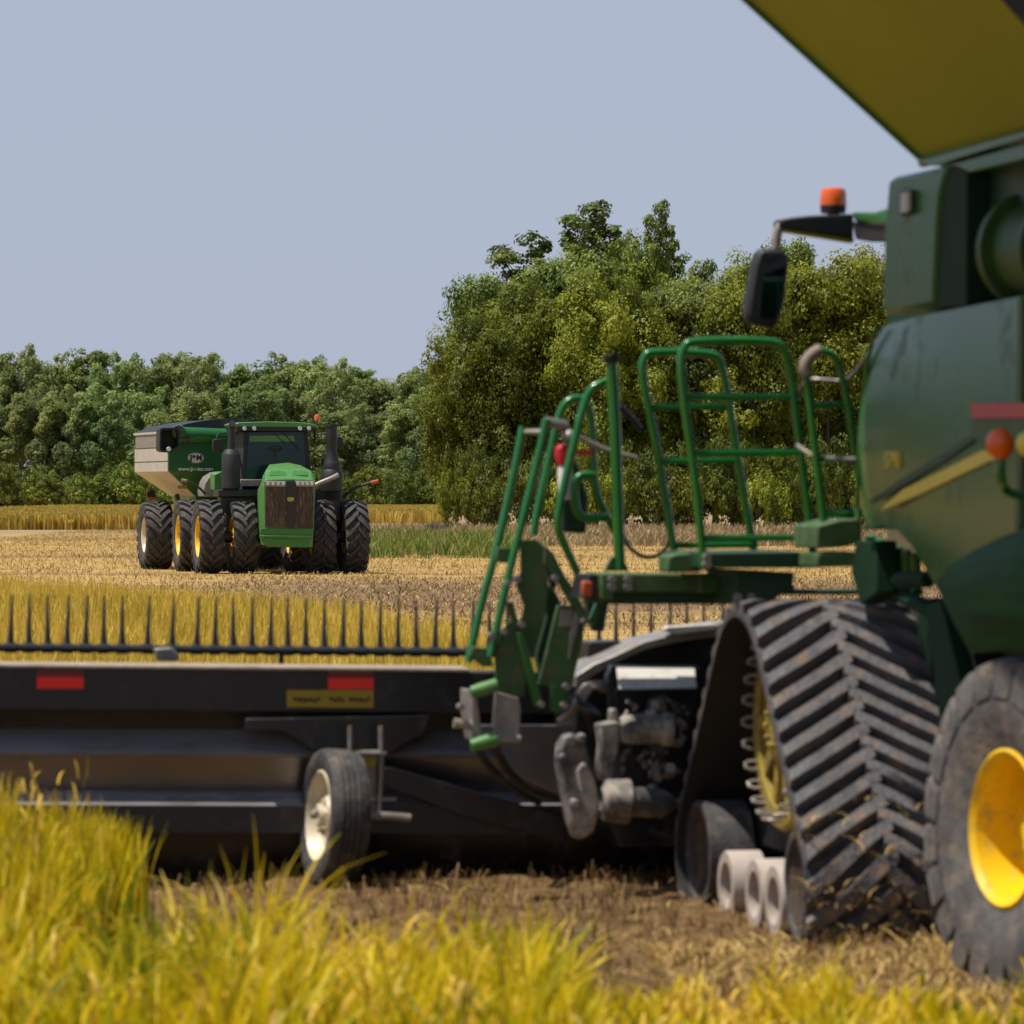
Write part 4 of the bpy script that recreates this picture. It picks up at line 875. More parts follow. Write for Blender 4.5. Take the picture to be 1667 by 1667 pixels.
u = MB(); u.prism([z2(490, 968, y=1.27), z2(530, 968, y=1.27), z2(530, 1060, y=1.27), z2(470, 1055, y=1.27)], Y3*.4); u.build('marker_bracket', M['black'], comb)
# hoses that sag between the rails
u = MB(); u.tube(smooth_path([z2(600, 790, y=1.8), z2(625, 870, y=1.8), z2(700, 915, y=1.8), z2(765, 880, y=1.8), z2(790, 820, y=1.8)]), .012, 8); u.tube(smooth_path([z2(590, 330, y=1.9), z2(600, 600, y=1.9), z2(600, 790, y=1.9)]), .012, 8); u.tube(smooth_path([z2(598, 360, y=1.9), z2(640, 400, y=1.9), z2(672, 440, y=1.9)]), .018, 8); u.build('sagging_hose', M['black'], comb)
u = MB(); u.tube(smooth_path([z2(1245, 330, y=.7), z2(1245, 300, y=.6), z2(1275, 255, y=.4), z2(1400, 270, y=.35), z2(1440, 250, y=.3), z2(1530, 120, y=.0)]), .010, 8); u.tube(smooth_path([z2(1240, 500, y=.5), z2(1300, 545, y=.3), z2(1450, 550, y=.25)]), .012, 8); u.build('loose_strap', M['steel'], comb)

# feeder house and its gearbox, between the tracks and the header
YG = 2.0
u = MB(); top_ = [(300, 400), (420, 320), (560, 262), (750, 172), (1000, 112), (1230, 62), (1600, 40)]
und = [(1600, 100), (1200, 150), (1000, 175), (760, 230), (560, 320), (420, 400), (310, 480)]
u = MB(); u.prism([zf(*p, y=2.5) for p in top_] + [zf(*p, y=2.5) for p in und], Y3*.5); hood = u.build('feeder_hood', M['steel'], comb, .01)
u = MB(); u.prism([zf(900, 78, y=2.45), zf(1210, 60, y=2.45), zf(1215, 100, y=2.45), zf(950, 132, y=2.45), zf(880, 100, y=2.45)], Y3*.1); u.build('white_plate', M['pale'], hood, .008)
u = MB(); u.prism([zf(310, 470, y=2.6), zf(560, 310, y=2.6), zf(760, 222, y=2.6), zf(1200, 145, y=2.6), zf(1700, 120, y=2.6), zf(1700, 1500, y=2.6), zf(600, 1500, y=2.6), zf(300, 900, y=2.6)], Y3*.6); u.prism([zf(390, 180, y=2.9), zf(600, 172, y=2.9), zf(600, 260, y=2.9), zf(390, 300, y=2.9)], Y3*.3)
u.box((-.75, .9, .55), (.75, 3.0, 1.5), Matrix.Rotation(R(-14), 3, 'X')); u.build('feeder_house', M['black'], comb, .01)
u = MB(); u.prism([zf(572, 344, y=YG-.12), zf(1078, 350, y=YG-.12), zf(1090, 478, y=YG-.26), zf(590, 484, y=YG-.26)], Vector((0, .03, 0))); u.build('guard_panel', M['pale'], comb, .006)
u = MB(); u.prism([zf(512, 400, y=YG), zf(545, 330, y=YG), zf(572, 334, y=YG), zf(572, 480, y=YG), zf(548, 520, y=YG), zf(520, 520, y=YG)], Y3*.1); u.prism([zf(522, 515, y=YG), zf(560, 515, y=YG), zf(560, 620, y=YG), zf(525, 620, y=YG)], Y3*.06); u.prism([zf(560, 334, y=YG+.04), zf(1110, 338, y=YG+.04), zf(1110, 370, y=YG+.04), zf(560, 350, y=YG+.04)], Y3*.2)
u.prism([zf(575, 490, y=YG+.05), zf(1085, 484, y=YG+.05), zf(1060, 640, y=YG+.05), zf(575, 650, y=YG+.05)], Y3*.2); u.build('guard_frame', M['black'], comb, .005)
u = MB()
for k in range(4): u.tube(smooth_path([zf(200 + 12*k, 690 - 8*k, y=YG+.1), zf(290 + 16*k, 620 - 8*k, y=YG+.05), zf(330 + 22*k, 480, y=YG+.05), zf(400 + 12*k, 440 + 10*k, y=YG+.05), zf(520, 450 + 16*k, y=YG+.1)]), .016, 8)
u.build('hydraulic_hoses', M['steel'], comb)
u = MB(); u.prism([zf(200, 840, y=YG-.5), zf(235, 785, y=YG-.5), zf(290, 765, y=YG-.5), zf(350, 800, y=YG-.5), zf(400, 930, y=YG-.5), zf(450, 1120, y=YG-.5), zf(465, 1260, y=YG-.5), zf(430, 1400, y=YG-.5), zf(360, 1455, y=YG-.5), zf(300, 1452, y=YG-.5), zf(260, 1350, y=YG-.5), zf(215, 1120, y=YG-.5), zf(190, 960, y=YG-.5)], Y3*.12); gb = u.build('gearbox_shield', M['scuffed'], comb, .03)
u = MB(); u.prism([zf(310, 1010, y=YG-.53), zf(350, 950, y=YG-.53), zf(410, 985, y=YG-.53), zf(455, 1160, y=YG-.53), zf(462, 1260, y=YG-.53), zf(400, 1350, y=YG-.53), zf(340, 1200, y=YG-.53)], Y3*.05); u.prism([zf(240, 790, y=YG-.52), zf(290, 770, y=YG-.52), zf(320, 840, y=YG-.52), zf(265, 880, y=YG-.52)], Y3*.03)
for (x_, y_) in ((222, 930), (303, 1220), (340, 800)): c0 = zf(x_, y_, y=YG-.53); u.cyl(c0 - Y3*.03, c0 + Y3*.04, .03, 12)
u.build('gearbox_cap', M['scuffed'], gb, .015)
u = MB(); u.prism([zf(455, 710, y=YG-.3), zf(500, 700, y=YG-.3), zf(570, 690, y=YG-.3), zf(600, 710, y=YG-.3), zf(580, 900, y=YG-.3), zf(560, 960, y=YG-.3), zf(545, 1080, y=YG-.3), zf(480, 1085, y=YG-.3), zf(455, 1000, y=YG-.3), zf(475, 850, y=YG-.3)], Y3*.14); u.prism([zf(530, 610, y=YG-.25), zf(575, 610, y=YG-.25), zf(580, 700, y=YG-.25), zf(530, 700, y=YG-.25)], Y3*.08)
u.build('gearbox_bracket', M['scuffed'], comb, .012)
u = MB(); u.lathe([(0, .001), (0, .07), (.05, .085), (.24, .085), (.26, .10), (.30, .10), (.30, .001)], zf(590, 745, y=YG-.25), X3, 24); u.lathe([(0, .06), (.02, .12), (.16, .13), (.18, .085), (.36, .085), (.42, .05), (.42, .001), (.42, .03), (.60, .03), (.60, .001)], zf(470, 1200, y=YG-.3), Vector((1, 0, -.06)), 24); u.build('drive_shaft', M['scuffed'], comb)
u = MB(); rr_ = random.Random(3)
for (x_, y_, dx_, dy_, r_) in ((820, 590, 60, -30, .03), (860, 600, 30, 60, .03), (880, 690, 100, 0, .022), (820, 765, 130, 0, .02), (760, 660, 60, -30, .03), (800, 820, 30, 0, .03), (800, 960, 60, 10, .03), (820, 1000, 20, 60, .025), (950, 830, 30, 0, .028), (740, 890, 160, 0, .015), (900, 1030, 20, -40, .03), (800, 1110, 10, 80, .035), (840, 700, 20, 90, .02), (900, 560, 80, 90, .016), (960, 740, 40, -30, .03), (640, 560, 60, 40, .012)):
    a = zf(x_, y_, y=YG - .2 + rr_.uniform(-.1, .1)); b2 = zf(x_ + dx_, y_ + dy_, y=YG - .2 + rr_.uniform(-.1, .1)); u.tube([a, b2], r_, 10)
for k in range(34):
    x_ = rr_.uniform(600, 980); y_ = rr_.uniform(560, 1050); a = zf(x_, y_, y=YG - .18); b2 = zf(x_ + rr_.uniform(-30, 45), y_ + rr_.uniform(-40, 40), y=YG - .22); u.tube([a, b2], rr_.uniform(.006, .016), 7)
u.build('hydraulic_fittings', M['steel'], comb)
u = MB()
for k in range(12):
    x_ = rr_.uniform(600, 950); y_ = rr_.uniform(560, 900); u.tube(smooth_path([zf(x_, y_, y=YG-.2), zf(x_ + rr_.uniform(-20, 60), y_ + rr_.uniform(-60, 20), y=YG-.28), zf(x_ + rr_.uniform(20, 120), y_ + rr_.uniform(20, 120), y=YG-.26), zf(x_ + rr_.uniform(-60, 60), y_ + rr_.uniform(120, 330), y=YG-.1)]), .009, 6)
for k in range(5): u.tube(smooth_path([zf(300 + 20*k, 500 + 20*k, y=YG), zf(360 + 25*k, 640, y=YG - .1), zf(420 + 20*k, 760, y=YG)]), .012, 7)
u.build('cable_bundle', M['black'], comb)
u = MB(); u.prism([zf(580, 640, y=YG), zf(1050, 640, y=YG), zf(950, 1100, y=YG), zf(650, 1150, y=YG), zf(580, 900, y=YG)], Y3*.3); u.tube(smooth_path([zf(790, 620, y=YG-.15), zf(800, 550, y=YG-.15), zf(880, 545, y=YG-.15), zf(900, 640, y=YG-.15)]), .025, 10); u.tube(smooth_path([zf(920, 560, y=YG-.2), zf(990, 600, y=YG-.2), zf(1020, 680, y=YG-.2)]), .012, 8); u.build('valve_block', M['black'], comb, .01)
u = MB(); u.tube(smooth_path([zl(270, 1520, y=2.6), zl(330, 1620, y=2.6), zl(480, 1760, y=2.7), zl(620, 1830, y=2.8)]), .022, 8); u.tube(smooth_path([zl(370, 1510, y=2.6), zl(430, 1640, y=2.6), zl(560, 1760, y=2.7), zl(700, 1800, y=2.8)]), .022, 8); u.build('hanging_hose', M['black'], comb)

# ------------------------------------------------------------------ the header (cutting platform) with its reel
HF = CF @ Matrix.Translation((0, 3.22, 0)) @ Matrix.Rotation(R(.95), 4, 'Y'); hf = Frame(HF); B = hf.at
head = empty('grain_header', HF, 'wide black harvester header with upright reel tines and red reflectors', 'harvester header')
HX0, HX1 = -6.1, 6.1
def hz(py, y, px=300): return B(px, py, y=y).z
def strip(mb, prof, x0=HX0, x1=HX1): mb.prism([Vector((x0, y_, z_)) for y_, z_ in prof], X3 * (x1 - x0))
za, zb_ = hz(1086, 0), hz(1158, 0)
u = MB(); strip(u, [(0, zb_), (0, za - .01), (.22, za - .01), (.22, zb_)]); hb = u.build('main_beam', M['black'], head, .01)
u = MB(); strip(u, [(-.012, za - .012), (-.012, za + .002), (.0, za + .012), (.26, za + .016), (.26, za - .008)], HX0, B(762, 1085, y=0).x); u.build('beam_top', M['dusttop'], head)
sh_ = MB(); strip(sh_, [(.24, hz(1183, .24)), (.02, hz(1226, .02)), (.04, hz(1229, .02) - .01), (.27, hz(1185, .24))]); sh_.build('sloped_sheet', M['skysheet'], head); sh_ = MB()
strip(sh_, [(.05, hz(1228, .05)), (.13, hz(1288, .13)), (.16, hz(1288, .13)), (.08, hz(1228, .05))])
sh_.build('back_sheet', M['sheet'], head); sh_ = MB()
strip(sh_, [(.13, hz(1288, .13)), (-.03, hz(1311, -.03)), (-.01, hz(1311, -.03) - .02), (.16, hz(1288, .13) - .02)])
sh_.build('sloped_sheet', M['skysheet'], head)
u = MB(); strip(u, [(-.03, hz(1311, -.03)), (-.03, hz(1357, -.03)), (.12, hz(1357, -.03)), (.12, hz(1311, -.03))]); strip(u, [(.03, hz(1356, .03)), (.25, -.2), (.30, -.2), (.08, hz(1356, .03))]); u.build('lower_beam_shade_skirt', M['black'], head, .006)  # second strip is an added black skirt standing in for shade under the header
u = MB(); strip(u, [(.2, hz(1150, .2)), (.3, hz(1360, .3)), (.34, hz(1360, .3)), (.24, hz(1150, .2))]); strip(u, [(.1, .33), (1.4, .06), (1.4, .10), (.1, .38)]); u.build('deck', M['black'], head)
u = MB()
for xx in (HX0, HX1 - .05): u.prism([(xx, -.02, .35), (xx, -.02, 1.3), (xx, .6, 1.2), (xx, 1.7, .45), (xx, 1.9, .1), (xx, .4, .1)], X3*.05)
u.build('end_shield', M['green'], head, .01)
# right side of the back: slanting brace and curved transition under the feeder house
u = MB(); u.prism([B(610, 1250, y=-.08), B(640, 1250, y=-.08), B(920, 1330, y=-.08), B(920, 1372, y=-.08), B(760, 1330, y=-.08), B(612, 1275, y=-.08)], Y3*.08); u.prism([B(400, 1170, y=-.04), B(700, 1165, y=-.04), B(690, 1195, y=-.04), B(650, 1215, y=-.04), B(620, 1240, y=-.04), B(570, 1240, y=-.04), B(520, 1230, y=-.04), B(490, 1208, y=-.04), B(460, 1190, y=-.04), B(400, 1188, y=-.04)], Y3*.12)
u.build('brace', M['black'], head, .006)
u = MB(); pr = [(1185, 1165), (1150, 1178), (1110, 1200)]
u.prism([B(760, 1180, y=-.12), B(935, 1180, y=-.12), B(935, 1300, y=-.12), B(900, 1290, y=-.12), B(850, 1268, y=-.12), B(810, 1230, y=-.12)], Y3*.1); u.build('transition_sheet', M['sheet'], head, .01)
# reel
yR = 1.15; tube_c = B(300, 1057, y=yR); zt = tube_c.z; rc = Vector((0, yR, zt - .56))
xcols = [-14, 17, 47, 78, 109, 139, 169, 199, 240, 280, 320, 350, 380, 410, 440, 469, 498, 528, 558, 588, 619, 648, 678, 708, 738, 767, 797, 827, 857, 886, 916, 945, 975, 1003, 1032, 1060, 1090, 1118, 1146, 1176, 1206, 1234, 1262, 1297, 1335, 1373, 1408]
u = MB(); u.tube([(HX0 + .1, yR, zt), (HX1 - .1, yR, zt)], .026, 10); u.tube([(HX0 + .1, rc.y, rc.z), (HX1 - .1, rc.y, rc.z)], .07, 14)
for k in (1, 2, 3, 4, 5):
    q = math.pi / 2 + k * math.pi / 3; c = rc + Vector((0, math.cos(q), math.sin(q))) * .56; c.z = max(c.z, .25)
    u.tube([(HX0 + .1, c.y, c.z), (HX1 - .1, c.y, c.z)], .022, 8)
for xx in np.linspace(HX0 + .2, HX1 - .2, 7):
    for k in range(6):
        q = math.pi / 2 + k * math.pi / 3; u.tube([(xx, rc.y, rc.z), (xx, rc.y + .56 * math.cos(q), max(.25, rc.z + .56 * math.sin(q)))], .018, 6)
reel = u.build('reel', M['blackm'], head)
first = None
for i, px in enumerate(xcols):
    c = B(px, 1057, y=yR); tl = (zt - B(px, 1057 - 82, y=yR).z)
    if first is None:
        t_ = MB(); L_ = .325; t_.tube([(0, 0, -.02), (0, 0, .03), (0, .004, .12), (.002, .01, .24), (.004, .02, L_)], [.022, .021, .014, .010, .006], 8); t_.cyl((-.035, 0, 0), (.035, 0, 0), .034, 10)
        first = t_.build('tine', M['blackm'], reel); o = first
    else: o = first.copy(); C.objects.link(o); o.parent = reel
    o.location = (c.x, yR, zt)
    o.rotation_euler = (random.uniform(-.04, .04), random.uniform(-.03, .03), 0)
u = MB(); c = B(272, 1064, y=yR-.2); u.prism([B(252, 1056, y=yR-.2), B(280, 1054, y=yR-.2), B(292, 1066, y=yR-.2), B(292, 1076, y=yR-.2), B(258, 1076, y=yR-.2)], Y3*.12); u.build('reel_bearing', M['steel'], reel, .01)
# reflectors and sticker
for (x0, x1, y0, y1) in ((60, 136, 1090, 1121), (534, 608, 1092, 1122)):
    t_ = MB(); t_.prism([B(x0, y0, y=-.004), B(x1, y0, y=-.004), B(x1, y1, y=-.004), B(x0, y1, y=-.004)], Y3*.003); r_ = t_.build('reflector', M['reddk'], head)
    t_ = MB(); t_.prism([B(x0, y0 + 12, y=-.007), B(x1, y0 + 12, y=-.007), B(x1, y1, y=-.007), B(x0, y1, y=-.007)], Y3*.002); t_.build('reflector_face', M['red'], r_)
t_ = MB(); t_.prism([B(467, 1123.5, y=-.005), B(608, 1123.5, y=-.005), B(608, 1152, y=-.005), B(467, 1151, y=-.005)], Y3*.003); stk = t_.build('warning_sticker', M['sticker'], head)
t_ = MB(); rr_ = random.Random(9); px = 478
while px < 600:
    w_ = rr_.uniform(3, 7)
    if rr_.random() < .75: a = rr_.uniform(1134, 1138); t_.prism([B(px, a, y=-.008), B(px + w_, a, y=-.008), B(px + w_, a + 6, y=-.008), B(px, a + 7, y=-.008)], Y3*.001)
    px += w_ + 2
t_.build('worn_lettering', M['ink'], stk)
# gauge wheel
gw = B(522, 1336, y=-.32); gax = Vector((-1, -.11, .05)); gcen = B(545, 1330, y=-.30)
g = wheel(head, gcen, gax, .405, .24, .265, M['rubber'], M['cream'], 0, dish=.32, bolts=6, treadgrooves=True, name='gauge_tyre')
u = MB(); u.tube([B(570, 1182, y=-.2), B(570, 1225, y=-.2)], .014, 8); u.tube([B(620, 1182, y=-.2), B(621, 1230, y=-.2), B(617, 1330, y=-.2)], .016, 8); u.tube([B(578, 1226, y=-.2), B(628, 1226, y=-.2)], .018, 8); u.tube([B(598, 1301, y=-.2), B(645, 1301, y=-.2)], .012, 8); u.tube([B(598, 1328, y=-.25), B(634, 1329, y=-.25), B(668, 1332, y=-.25)], .026, 10)
u.prism([B(588, 1240, y=-.1), B(612, 1240, y=-.1), B(612, 1330, y=-.1), B(590, 1330, y=-.1)], Y3*.1); gg = u.build('gauge_wheel_bracket', M['steel'], head)
u = MB(); u.prism([B(585, 1231, y=-.19), B(614, 1231, y=-.19), B(612, 1250, y=-.19), B(588, 1250, y=-.19)], Y3*.03); u.build('yellow_tag', M['yelldull'], gg)
u = MB(); u.ball(B(512, 1326, y=-.42), .03, 10); u.build('wheel_hub', M['steel'], g)
t_ = MB(); t_.cyl(B(750, 1151, y=-.01), B(750, 1151, y=.02), .014, 8); t_.build('beam_bolt', M['steel'], head)

# ------------------------------------------------------------------ the far tractor, facing the camera
TF = frame(-6.55, 139.0, 12); tf = Frame(TF); Tt = tf.at
def t1(u_, v_, **k): return Tt(200 + .264*u_, 640 + .264*v_, **k)
trac = empty('tractor', TF, 'green articulated field tractor with eight big dual tyres facing the viewer on the cut field', 'tractor')
for yy in (0, 3.9):
    for xx in (-2.08, -1.12, 1.12, 2.08):
        wheel(trac, (xx, yy, 1.03), (-1 if xx < 0 else 1, 0, 0), 1.06, .66, .56, M['rubber'], M['yellow'], 19, .08, dish=(.30 if abs(xx) > 2 else .1), lugw=.13, sweep=.30)
    u = MB(); u.cyl((-2.3, yy, 1.03), (2.3, yy, 1.03), .17, 14); u.box((-.55, yy-.35, .75), (.55, yy+.35, 1.35)); u.build('axle', M['black'], trac, .02)
u = MB(); u.box((-.45, -1.4, .75), (.45, 1.7, 1.35)); u.box((-.4, 1.9, .8), (.4, 4.6, 1.4)); u.cyl((0, 1.8, .7), (0, 1.8, 1.6), .25, 14); u.build('frame', M['black'], trac, .03)
yN = -2.35
# hood: slatted nose, tapered and rounded
def hp(u_, v_, y=yN): return t1(u_, v_, y=y)
u = MB(); tops = [[(868, 548), (884, 533), (1040, 529), (1168, 536), (1186, 550)], [(862, 512), (882, 474), (1040, 466), (1160, 478), (1184, 516)], [(866, 490), (892, 440), (1040, 428), (1135, 445), (1176, 500)]]
low = [(1186, 600), (1178, 830), (1170, 950), (878, 940), (866, 830), (864, 600)]
lowp = [hp(*p) for p in low]; cx_h = sum(p.x for p in lowp) / 6; rings = []
for tp_, yy, kx in zip(tops, (yN - .08, yN + .5, -.15), (.98, 1.0, .74)):
    rings.append([(lambda p: Vector((cx_h + (p.x - cx_h) * (1 if kx > .9 else .80), p.y, p.z)))(hp(*q, yy)) for q in tp_] + [Vector((cx_h + (p.x - cx_h) * kx, yy, p.z)) for p in lowp])
n_ = 11; u.add(rings[0] + rings[1] + rings[2], [tuple(range(n_)), tuple(range(3*n_-1, 2*n_-1, -1))] + [(i + k*n_, i+n_ + k*n_, (i+1) % n_+n_ + k*n_, (i+1) % n_ + k*n_) for k in (0, 1) for i in range(n_)])
hood_ = u.build('hood', M['tract'], trac, .02)
yg = yN - .115
u = MB(); u.prism([hp(882, 580, yg-.02), hp(1176, 578, yg-.02), hp(1172, 832, yg-.02), hp(876, 822, yg-.02)], Y3*.05); gr = u.build('grille', M['grille'], hood_, .01)
u = MB(); u.prism([hp(1010, 545, yg-.04), hp(1062, 545, yg-.04), hp(1075, 585, yg-.04), hp(1058, 830, yg-.04), hp(1015, 828, yg-.04), hp(1000, 585, yg-.04)], Y3*.05); u.build('grille_rib', M['blackm'], gr)
for (a, b_) in ((876, 1008), (1062, 1182)):
    u = MB(); u.prism([hp(a, 540, yg-.03), hp(b_, 542, yg-.03), hp(b_-4, 578, yg-.03), hp(a+4, 574, yg-.03)], Y3*.05); hl = u.build('headlight', M['steel'], hood_, .005)
    u = MB()
    for k in range(4): c = hp(a + (b_-a)*(.14 + .24*k), 558, yg-.035); u.lathe([(0, .001), (0, .035), (-.012, .045), (-.012, .001)], c, Y3, 12)
    u.prism([hp(a+4, 543, yg-.033), hp(b_-6, 545, yg-.033), hp(b_-6, 549, yg-.033), hp(a+4, 548, yg-.033)], Y3*.004); u.build('lamp_lens', M['lens'], hl)
u = MB(); c = hp(1035, 656, yg-.055)
bo = [(-.055, -.045), (.055, -.045), (.085, -.02), (.085, .04), (.06, .055), (-.06, .055), (-.085, .04), (-.085, -.02)]
u.prism([c + Vector((a, 0, b_)) for a, b_ in bo], Y3*.02); bd = u.build('badge', M['gold'], gr)
u = MB(); u.prism([c + Vector((a*.8, -.006, b_*.76)) for a, b_ in bo], Y3*.006); u.build('badge_field', M['tractd'], bd)
u = MB(); u.prism([c + Vector((a, -.012, b_)) for a, b_ in [(-.05, -.012), (-.02, .004), (.0, .008), (.03, .004), (.045, .022), (.055, .018), (.048, .0), (.052, -.018), (.02, -.008), (-.02, -.012), (-.05, -.024)]], Y3*.005); u.tube([c + Vector((.045, -.01, .02)), c + Vector((.02, -.01, .036)), c + Vector((-.02, -.01, .03))], .004, 5); u.build('badge_emblem', M['gold'], bd)
u = MB(); u.prism([hp(850, 832, yN-.13), hp(1176, 838, yN-.13), hp(1172, 878, yN-.13), hp(848, 872, yN-.13)], Y3*.2); u.prism([hp(866, 892, yN-.13), hp(1146, 896, yN-.13), hp(1140, 952, yN-.13), hp(900, 948, yN-.13), hp(868, 915, yN-.13)], Y3*.25); u.prism([hp(848, 876, yN-.2), hp(1174, 880, yN-.2), hp(1172, 898, yN-.2), hp(850, 890, yN-.2)], Y3*.3); u.build('front_bumper', M['tractd'], trac, .012)
for a, b_ in ((905, 1010), (1045, 1140)):
    u = MB(); u.prism([hp(a, 512, yN + .12) + Z3*.012, hp(b_, 512, yN + .12) + Z3*.012, hp(b_ - 2, 484, yN + .40) + Z3*.012, hp(a + 4, 484, yN + .40) + Z3*.012], Z3*.012); u.build('hood_vent', M['tractd'], hood_)
# cab
yC = .75
def tc_(u_, v_, y=yC): return t1(u_, v_, y=y)
u = MB(); u.prism([tc_(745, 235), tc_(1140, 235), tc_(1165, 500), tc_(1160, 600), tc_(735, 600), tc_(735, 450)], Y3*1.75); cab_ = u.build('cab', M['blackm'], trac, .03)
u = MB(); u.prism([tc_(775, 240, yC-.03), tc_(1115, 240, yC-.03), tc_(1128, 470, yC-.03), tc_(1125, 530, yC-.03), tc_(760, 530, yC-.03), tc_(765, 420, yC-.03)], Y3*.02); ws = u.build('windshield', M['glass'], cab_)
u = MB(); u.prism([tc_(782, 262, yC-.045), tc_(1055, 262, yC-.045), tc_(1062, 298, yC-.045), tc_(782, 300, yC-.045)], Y3*.01); u.build('screen_band', M['tract'], ws)
u = MB(); c = tc_(938, 342, yC-.05); ring_ = [c + Vector((math.cos(2*math.pi*k/24)*.20, 0, math.sin(2*math.pi*k/24)*.07)) for k in range(25)]; u.tube(ring_, .012, 6); u.tube([c, c + Vector((0, .0, -.25))], .02, 6); u.tube([c + Vector((-.19, 0, 0)), c + Vector((.19, 0, 0))], .01, 5); u.build('steering_wheel', M['blackm'], cab_)
u = MB(); u.tube([tc_(985, 240, yC-.06), tc_(1050, 310, yC-.06), tc_(1090, 350, yC-.06)], .012, 5); u.tube([tc_(930, 245, yC-.06), tc_(1000, 310, yC-.06)], .01, 5); u.build('wiper', M['blackm'], cab_)
u = MB(); u.prism([tc_(690, 190, yC-.2), tc_(720, 180, yC-.2), tc_(900, 174, yC-.2), tc_(1100, 180, yC-.2), tc_(1185, 190, yC-.2), tc_(1198, 204, yC-.2), tc_(1185, 212, yC-.2), tc_(700, 206, yC-.2)], Y3*2.1); rf_ = u.build('roof', M['tract'], trac, .02)
u = MB(); u.prism([tc_(700, 206, yC-.16), tc_(1188, 212, yC-.16), tc_(1180, 236, yC-.16), tc_(705, 232, yC-.16)], Y3*2.0); u.build('roof_lining', M['blackm'], rf_)
for a in (752, 812, 1095, 1150):
    u = MB(); u.lathe([(0, .001), (0, .052), (.05, .06), (.05, .001)], tc_(a, 218, yC-.24), Y3, 14); rl_ = u.build('roof_lamp', M['lens'], rf_); 
u = MB(); u.cyl(tc_(1198, 200, yC), tc_(1197, 165, yC), .018, 8); bs_ = u.build('beacon_stalk', M['blackm'], rf_)
u = MB(); u.lathe([(-.1, .001), (-.1, .07), (.0, .08), (.06, .05), (.075, .001)], tc_(1197, 146, yC), Z3, 14); u.build('beacon_lens', M['orange'], bs_)
u = MB(); u.prism([tc_(725, 532, yC-.5), tc_(860, 532, yC-.5), tc_(860, 575, yC-.5), tc_(722, 575, yC-.5)], Y3*.5); u.build('cowl', M['steel'], trac, .02)
# exhaust and air intake stacks
yE = -.1
def te(u_, v_, y=yE): return t1(u_, v_, y=y)
ra = (te(725, 450) - te(610, 450)).length / 2
u = MB(); a = te(667, 595); b_ = te(667, 345); L_ = b_.z - a.z; u.lathe([(0, .001), (0, ra*.8), (.05, ra*.98), (L_*.5, ra*1.0), (L_*.86, ra*1.0), (L_*.9, ra*.9), (L_, ra*.62), (L_, .001)], a, Z3, 24); u.cyl(te(667, 345), te(668, 300), ra*.4, 16)
u.tube(smooth_path([te(668, 305), te(668, 230), te(672, 200), te(676, 186, yE-.18)]), [ra*.36] * len(smooth_path([te(668, 305), te(668, 230), te(672, 200), te(676, 186)])), 16); u.build('exhaust_stack', M['blackm'], trac)
ri = (te(1328, 250) - te(1262, 250)).length / 2
u = MB(); 
def zt_(v_): return te(1292, v_).z
z0_ = zt_(600); u.lathe([(0, .001), (0, .30), (zt_(540)-z0_, .32), (zt_(490)-z0_, .30), (zt_(470)-z0_, .24), (zt_(440)-z0_, .25), (zt_(425)-z0_, .22), (zt_(345)-z0_, .135), (zt_(330)-z0_, ri), (zt_(205)-z0_, ri), (zt_(205)-z0_, ri*1.15), (zt_(190)-z0_, ri*1.15), (zt_(190)-z0_, .001)], Vector((te(1288, 600).x, yE, z0_)), Z3, 24)
u.box(te(1188, 660) , te(1340, 590) + Y3*.7); u.build('air_intake', M['blackm'], trac)
u = MB(); u.tube(smooth_path([te(1180, 572, yE-.4), te(1230, 548, yE-.4), te(1290, 525, yE-.4), te(1325, 505, yE-.3)]), .07, 14); u.build('intake_pipe', M['steel'], trac)
u = MB(); u.box(te(590, 595), te(850, 640) + Y3*1.0); u.box(te(610, 640) + Y3*.2, te(850, 740) + Y3*.9); u.box(te(1185, 600) , te(1345, 790) + Y3*.9); u.box((-.42, -.6, 1.2), (.45, .8, 2.35)); u.build('engine_side', M['black'], trac, .02)
# fenders, mirrors, marker arms
u = MB(); fx = [(495, 600), (505, 555), (530, 515), (570, 490), (610, 482), (610, 590), (570, 600), (560, 640), (500, 640)]
u.prism([t1(*p, y=3.1) for p in fx], Y3*1.2); u.build('fender', M['steel'], trac, .03)
u = MB(); u.prism([t1(560, 500, y=2.2), t1(612, 480, y=2.2), t1(625, 600, y=2.2), t1(565, 600, y=2.2)], Y3*.8); u.build('side_tank', M['tract'], trac, .03)
for q in ([(555, 290), (572, 282), (608, 284), (615, 300), (612, 352), (600, 362), (562, 360), (555, 345)], [(1312, 272), (1345, 268), (1358, 282), (1358, 340), (1345, 352), (1314, 350)]):
    u = MB(); u.prism([t1(*p, y=.6) for p in q], Y3*.12); u.build('mirror', M['blackm'], trac, .015)
u = MB(); u.tube(smooth_path([t1(580, 285, y=.66), t1(582, 250, y=.7), t1(640, 245, y=.9), t1(710, 248, y=1)]), .02, 6); u.tube(smooth_path([t1(1330, 275, y=.66), t1(1335, 245, y=.7), t1(1260, 244, y=.9), t1(1190, 254, y=1)]), .02, 6); u.build('mirror_bracket', M['blackm'], trac)
u = MB(); u.tube(smooth_path([t1(1360, 645, y=.2), t1(1390, 610, y=.1), t1(1440, 580, y=.0), t1(1530, 552, y=0)]), .045, 8); ar = u.build('marker_arm', M['blackm'], trac)
u = MB(); u.tube([t1(1528, 553, y=0), t1(1575, 542, y=0)], .055, 10); u.build('marker_tip', M['orangedk'], ar)
u = MB(); u.tube(smooth_path([t1(510, 625, y=1.5), t1(480, 590, y=1.5), t1(430, 555, y=1.5), t1(370, 537, y=1.5)]), .035, 8); ar = u.build('marker_arm', M['blackm'], trac)
